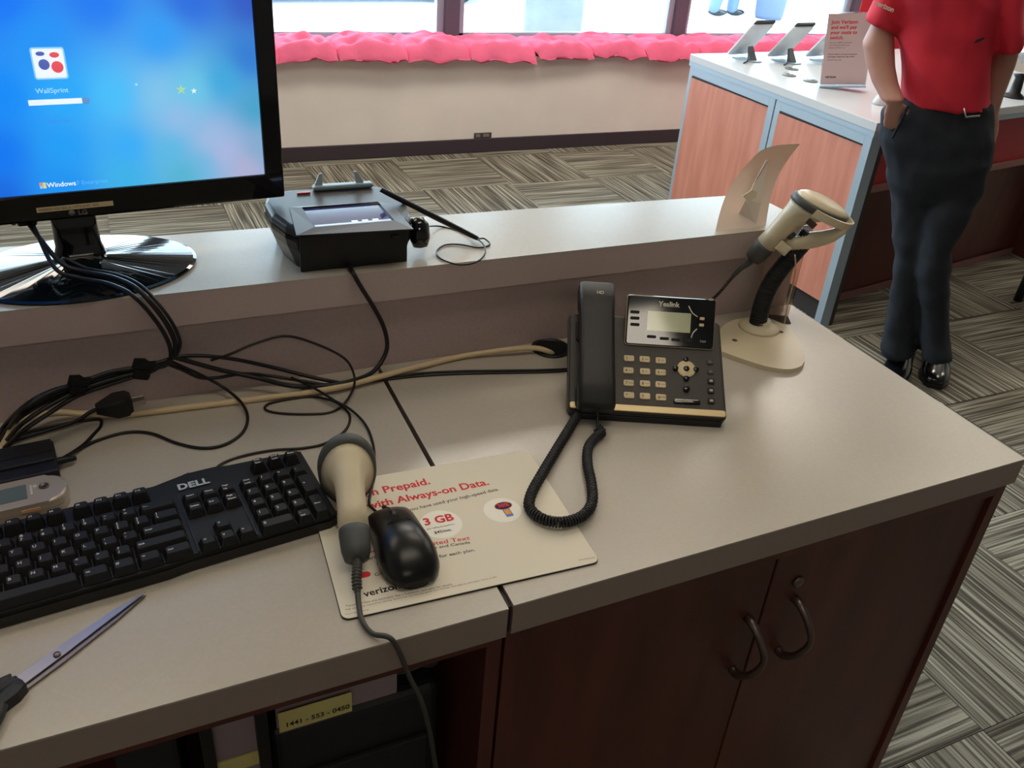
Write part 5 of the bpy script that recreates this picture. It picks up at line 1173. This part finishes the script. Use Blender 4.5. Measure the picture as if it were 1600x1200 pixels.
fc = -HFW*cos(.3)+HRT*sin(.3); fr2_ = V((-fc.y, fc.x, 0))
bd.ell(hd_c+fc*.018-V((0, 0, .045)), .058, .070, .062, 18, RZ(-YAW))
capsule(bd, [hd_c+fc*.088+V((0, 0, .022)), hd_c+fc*.108-V((0, 0, .012))], [.009, .014], 10, 3)
for s_ in (-1, 1):
    bd.ell(hd_c+fr2_*.080*s_+V((0, 0, .005)), .012, .018, .030, 12, RZ(-YAW)); bd.ell(hd_c+fc*.080+fr2_*.034*s_+V((0, 0, .038)), .022, .012, .007, 10)
bd.ell(hd_c+fc*.086-V((0, 0, .048)), .022, .012, .006, 10)
# arm with hand in the trouser pocket
capsule(bd, [B(1416, -60), B(1396, 0, -.01), B(1378, 52, -.02)], [.052, .042, .036], 16)
slabs(bd, [sec(1362, 1397, 36, 48, .048, -.01), sec(1347, 1398, 66, 76, .050, -.02), sec(1352, 1399, 95, 104, .046, -.04), sec(1362, 1404, 128, 130, .040, -.07), sec(1378, 1414, 158, 156, .030, -.115)], 20)
hand(bd, B(1398, 156, -.128), (B(1392, 214, -.100)-B(1400, 158, -.142)), -1, HFW, .66, .12)
# other arm, hand on the far hip
capsule(bd, [B(1560, -60), B(1575, 0, .02), B(1574, 60, .04)], [.058, .048, .042], 16)
capsule(bd, [B(1574, 60, .04), B(1566, 100, .06), B(1553, 150, .06), B(1546, 178, .05)], [.042, .038, .028, .024], 16)
hand(bd, B(1547, 178, .06), (B(1536, 225, .03)-B(1546, 180, .05)), -1, -HFW, .9, .4)
remesh('body', bd, .0065, skin, t, 3)
hr_ = MB(); hr_.ell(hd_c+V((0, 0, .055))-fc*.012, .086, .104, .100, 20, RZ(-YAW)); hb_ = part('hair', MB().add([v for v in hr_.v], hr_.f, True), hair, t, world=True)
for v in hb_.data.vertices:
    w = hb_.matrix_basis @ v.co
for s_ in (-1, 1): part('eye', MB().ell(hd_c+fc*.0885+fr2_*.032*s_+V((0, 0, .026)), .011, .008, .0075, 12), paper_w, t, world=True); part('iris', MB().ell(hd_c+fc*.0950+fr2_*.032*s_+V((0, 0, .026)), .0045, .0045, .0045, 10), hair, t, world=True)
part('lips', MB().ell(hd_c+fc*.094-V((0, 0, .048)), .020, .008, .006, 12), mat('lips', (160, 92, 88), .5), t, world=True)
# shoes
def shoe_part(heel, toe, parent, h=.075, w=.048):
    heel = V((heel.x, heel.y, 0)); toe = V((toe.x, toe.y, 0)); d = (toe-heel).normalized(); L_ = (toe-heel).length; s_ = V((-d.y, d.x, 0))
    R = []
    for f_, w_, z_ in ((0, .55, .75), (.04, .78, .95), (.15, .88, 1.0), (.32, .85, .95), (.5, .92, .72), (.68, 1.05, .56), (.84, .98, .44), (.95, .70, .34), (1, .40, .22)):
        c = heel+d*L_*f_; R.append([c+s_*(w*w_*cos(a))*(1 if sin(a) > -.5 else .96)+V((0, 0, max(.014, .014+h*z_*max(0, sin(a))**.8))) for a in [2*pi*k/20 for k in range(20)]])
    o = part('shoe', MB().rings(R), shoe, parent, world=True)
    R = []
    for f_, w_ in ((-.01, .5), (.04, .84), (.3, .86), (.5, .93), (.68, 1.08), (.86, 1.0), (.98, .66), (1.02, .3)):
        c = heel+d*L_*f_; R.append([c+s_*w*w_*sx_+V((0, 0, z_)) for sx_, z_ in ((-1, 0), (1, 0), (1, .014), (-1, .014))])
    part('sole', MB().rings(R, smooth=False), blk, o, world=True)
    for k in range(4):
        c = heel+d*L_*(.40+.07*k); z_ = .014+h*(.84-.10*k); part('lace', MB().tube([c-s_*w*.42+V((0, 0, z_-.006)), c+V((0, 0, z_+.003)), c+s_*w*.42+V((0, 0, z_-.006))], .0022, 6, 4), rubber, o, world=True)
hA = at(1412, 546, 0); shoe_part(at(1413, 548, .0), at(1392, 604, 0), t)
shoe_part(at(1464, 548, 0), at(1457, 606, 0), t)

# passers-by outside, seen through the glass
def passer(px, py, label, col1, col2, ang_, h=1.72, stride=.28):
    g_ = at(px, py, 0); t_ = thing('person', label, 'person', (g_.x, g_.y, 0), ang_)
    b_ = MB(); s = h/1.75
    b_.ell((0, 0, 1.64*s), .078*s, .095*s, .115*s, 18); b_.ell((0, .095*s, 1.63*s), .012, .018, .02, 10)
    for q_ in (-1, 1): b_.ell((q_*.08*s, 0, 1.63*s), .012, .018, .03, 8)
    capsule(b_, [(0, 0, 1.42*s), (0, 0, 1.56*s)], [.06*s, .055*s])
    slabs(b_, [(V((0, 0, .88*s)), V((.15*s, 0, 0)), V((0, .10*s, 0))), (V((0, 0, 1.10*s)), V((.14*s, 0, 0)), V((0, .10*s, 0))), (V((0, 0, 1.36*s)), V((.18*s, 0, 0)), V((0, .10*s, 0))), (V((0, 0, 1.46*s)), V((.10*s, 0, 0)), V((0, .07*s, 0)))])
    for q_, f_ in ((-1, 1), (1, -1)):
        capsule(b_, [(q_*.08*s, 0, .90*s), (q_*.09*s, f_*stride*.35*s+.04, .48*s), (q_*.09*s, f_*stride*s*.5, .08*s)], [.085*s, .058*s, .04*s])
        capsule(b_, [(q_*.19*s, 0, 1.38*s), (q_*.23*s, -f_*.08*s, 1.12*s), (q_*.23*s, -f_*.12*s+.05, .88*s)], [.052*s, .042*s, .03*s])
        hand(b_, V((q_*.23*s, -f_*.12*s+.05, .87*s)), V((0, .1, -1)), q_, V((-q_, 0, 0)), .9, .4)
    remesh('body', b_, .012, skin, t_, 2) if False else None
    M_ = PM[t_.name]; b_.v = [M_ @ v for v in b_.v]; remesh('body', b_, .012, skin, t_, 2)
    c_ = MB()
    for q_, f_ in ((-1, 1), (1, -1)): capsule(c_, [(q_*.08*s, 0, .90*s), (q_*.09*s, f_*stride*.35*s+.04, .48*s), (q_*.09*s, f_*stride*s*.5, .10*s)], [.105*s, .085*s, .078*s])
    slabs(c_, [(V((0, 0, .80*s)), V((.165*s, 0, 0)), V((0, .12*s, 0))), (V((0, 0, 1.0*s)), V((.16*s, 0, 0)), V((0, .12*s, 0)))])
    c_.v = [M_ @ v for v in c_.v]; remesh('trousers', c_, .014, col1, t_, 2)
    c_ = MB(); slabs(c_, [(V((0, 0, .93*s)), V((.175*s, 0, 0)), V((0, .13*s, 0))), (V((0, 0, 1.36*s)), V((.20*s, 0, 0)), V((0, .125*s, 0))), (V((0, 0, 1.46*s)), V((.11*s, 0, 0)), V((0, .085*s, 0)))])
    for q_, f_ in ((-1, 1), (1, -1)): capsule(c_, [(q_*.18*s, 0, 1.39*s), (q_*.225*s, -f_*.06*s, 1.18*s)], [.068*s, .060*s])
    c_.v = [M_ @ v for v in c_.v]; remesh('shirt', c_, .014, col2, t_, 2)
    part('hair', MB().ell((0, -.015, 1.69*s), .086*s, .10*s, .095*s, 16), hair, t_)
    for q_, f_ in ((-1, 1), (1, -1)): part('shoe', MB().ell((q_*.09*s, f_*stride*s*.5+.05, .045), .048, .13, .045, 14), shoe, t_)
passer(1128, 24, 'person in pale blue trousers walking outside the right window', mat('denim_pale', (96, 116, 156), .9), mat('shirt_outside', (150, 160, 175), .9), radians(-115))
g_ = at(1200, 29, 0)
t = thing('planter', 'blue-grey rounded planter standing outside the right window', 'planter', (g_.x, g_.y, 0))
bmat_ = mat('planter_blue', (92, 104, 130), .9)
part('pot', MB().lathe([(r_*.62, z_) for r_, z_ in [(.001, 0), (.27, 0), (.30, .05), (.33, .30), (.35, .62), (.36, .66), (.32, .66), (.30, .60), (.001, .60)]], 28), bmat_, t)
sb_ = MB()
for k in range(60):
    a_ = random.uniform(0, 2*pi); r_ = random.uniform(.0, .26); h_ = random.uniform(.3, .55); sb_.tube([(r_*cos(a_)*.5, r_*sin(a_)*.5, .6), (r_*cos(a_), r_*sin(a_), .6+h_*.6), (r_*cos(a_)*1.5, r_*sin(a_)*1.5, .6+h_)], [.012, .010, .002], 5, 3)
part('grass_tuft', sb_, mat('tuft_green', (90, 120, 80), .9), t, kind='stuff')
# parked car outside: only its shaded underside shows at the top of the left window
g_ = at(575, 9, 0)
t = thing('car', 'pale blue parked car outside the left window', 'car', (g_.x-.3, g_.y+.9, 0), radians(8))
cp_ = mat('car_paint', (108, 136, 178), .25, coat=.6)
L2, W2c = 2.2, .88
prof_ = [(-2.2, .35), (-2.15, .72), (-1.75, .88), (-1.1, .95), (-.6, 1.38), (.55, 1.42), (1.25, .98), (2.0, .82), (2.2, .55), (2.18, .30), (1.7, .24), (-1.7, .24)]
cb = MB(); lo = [V((x, -W2c, z)) for x, z in prof_]; hi = [V((x, W2c, z)) for x, z in prof_]; n_ = len(prof_)
cb.add(lo+hi, [tuple(range(n_)), tuple(range(2*n_-1, n_-1, -1))]+[(i, (i+1) % n_, n_+(i+1) % n_, n_+i) for i in range(n_)])
part('car_body', cb, cp_, t)
for s_ in (-1, 1):
    part('side_window', MB().prism([(-1.0, .97), (-.55, 1.32), (.5, 1.36), (1.1, 1.0)], -.004, .004).xf(T(0, s_*(W2c+.004), 0) @ RX(pi/2)), blk_gloss, t)
    for x_ in (-1.35, 1.38):
        o = part('wheel', MB().lathe([(.20, -.10), (.32, -.10), (.335, -.06), (.335, .06), (.32, .10), (.20, .10)], 28, (x_, s_*(W2c-.08), .335), (0, 1, 0)), blk_soft, t); part('hub_cap', MB().lathe([(.20, -.02), (.19, .03), (.001, .04)], 20, (x_, s_*(W2c-.0), .335), (0, s_, 0)), silver, t)
part('windscreen', MB().add([V((-1.13, -.75, .98)), V((-1.13, .75, .98)), V((-.64, .68, 1.37)), V((-.64, -.68, 1.37)), V((-1.15, -.75, .99)), V((-1.15, .75, .99)), V((-.66, .68, 1.38)), V((-.66, -.68, 1.38))], [(0, 1, 2, 3), (7, 6, 5, 4), (0, 4, 5, 1), (1, 5, 6, 2), (2, 6, 7, 3), (3, 7, 4, 0)]), blk_gloss, t)
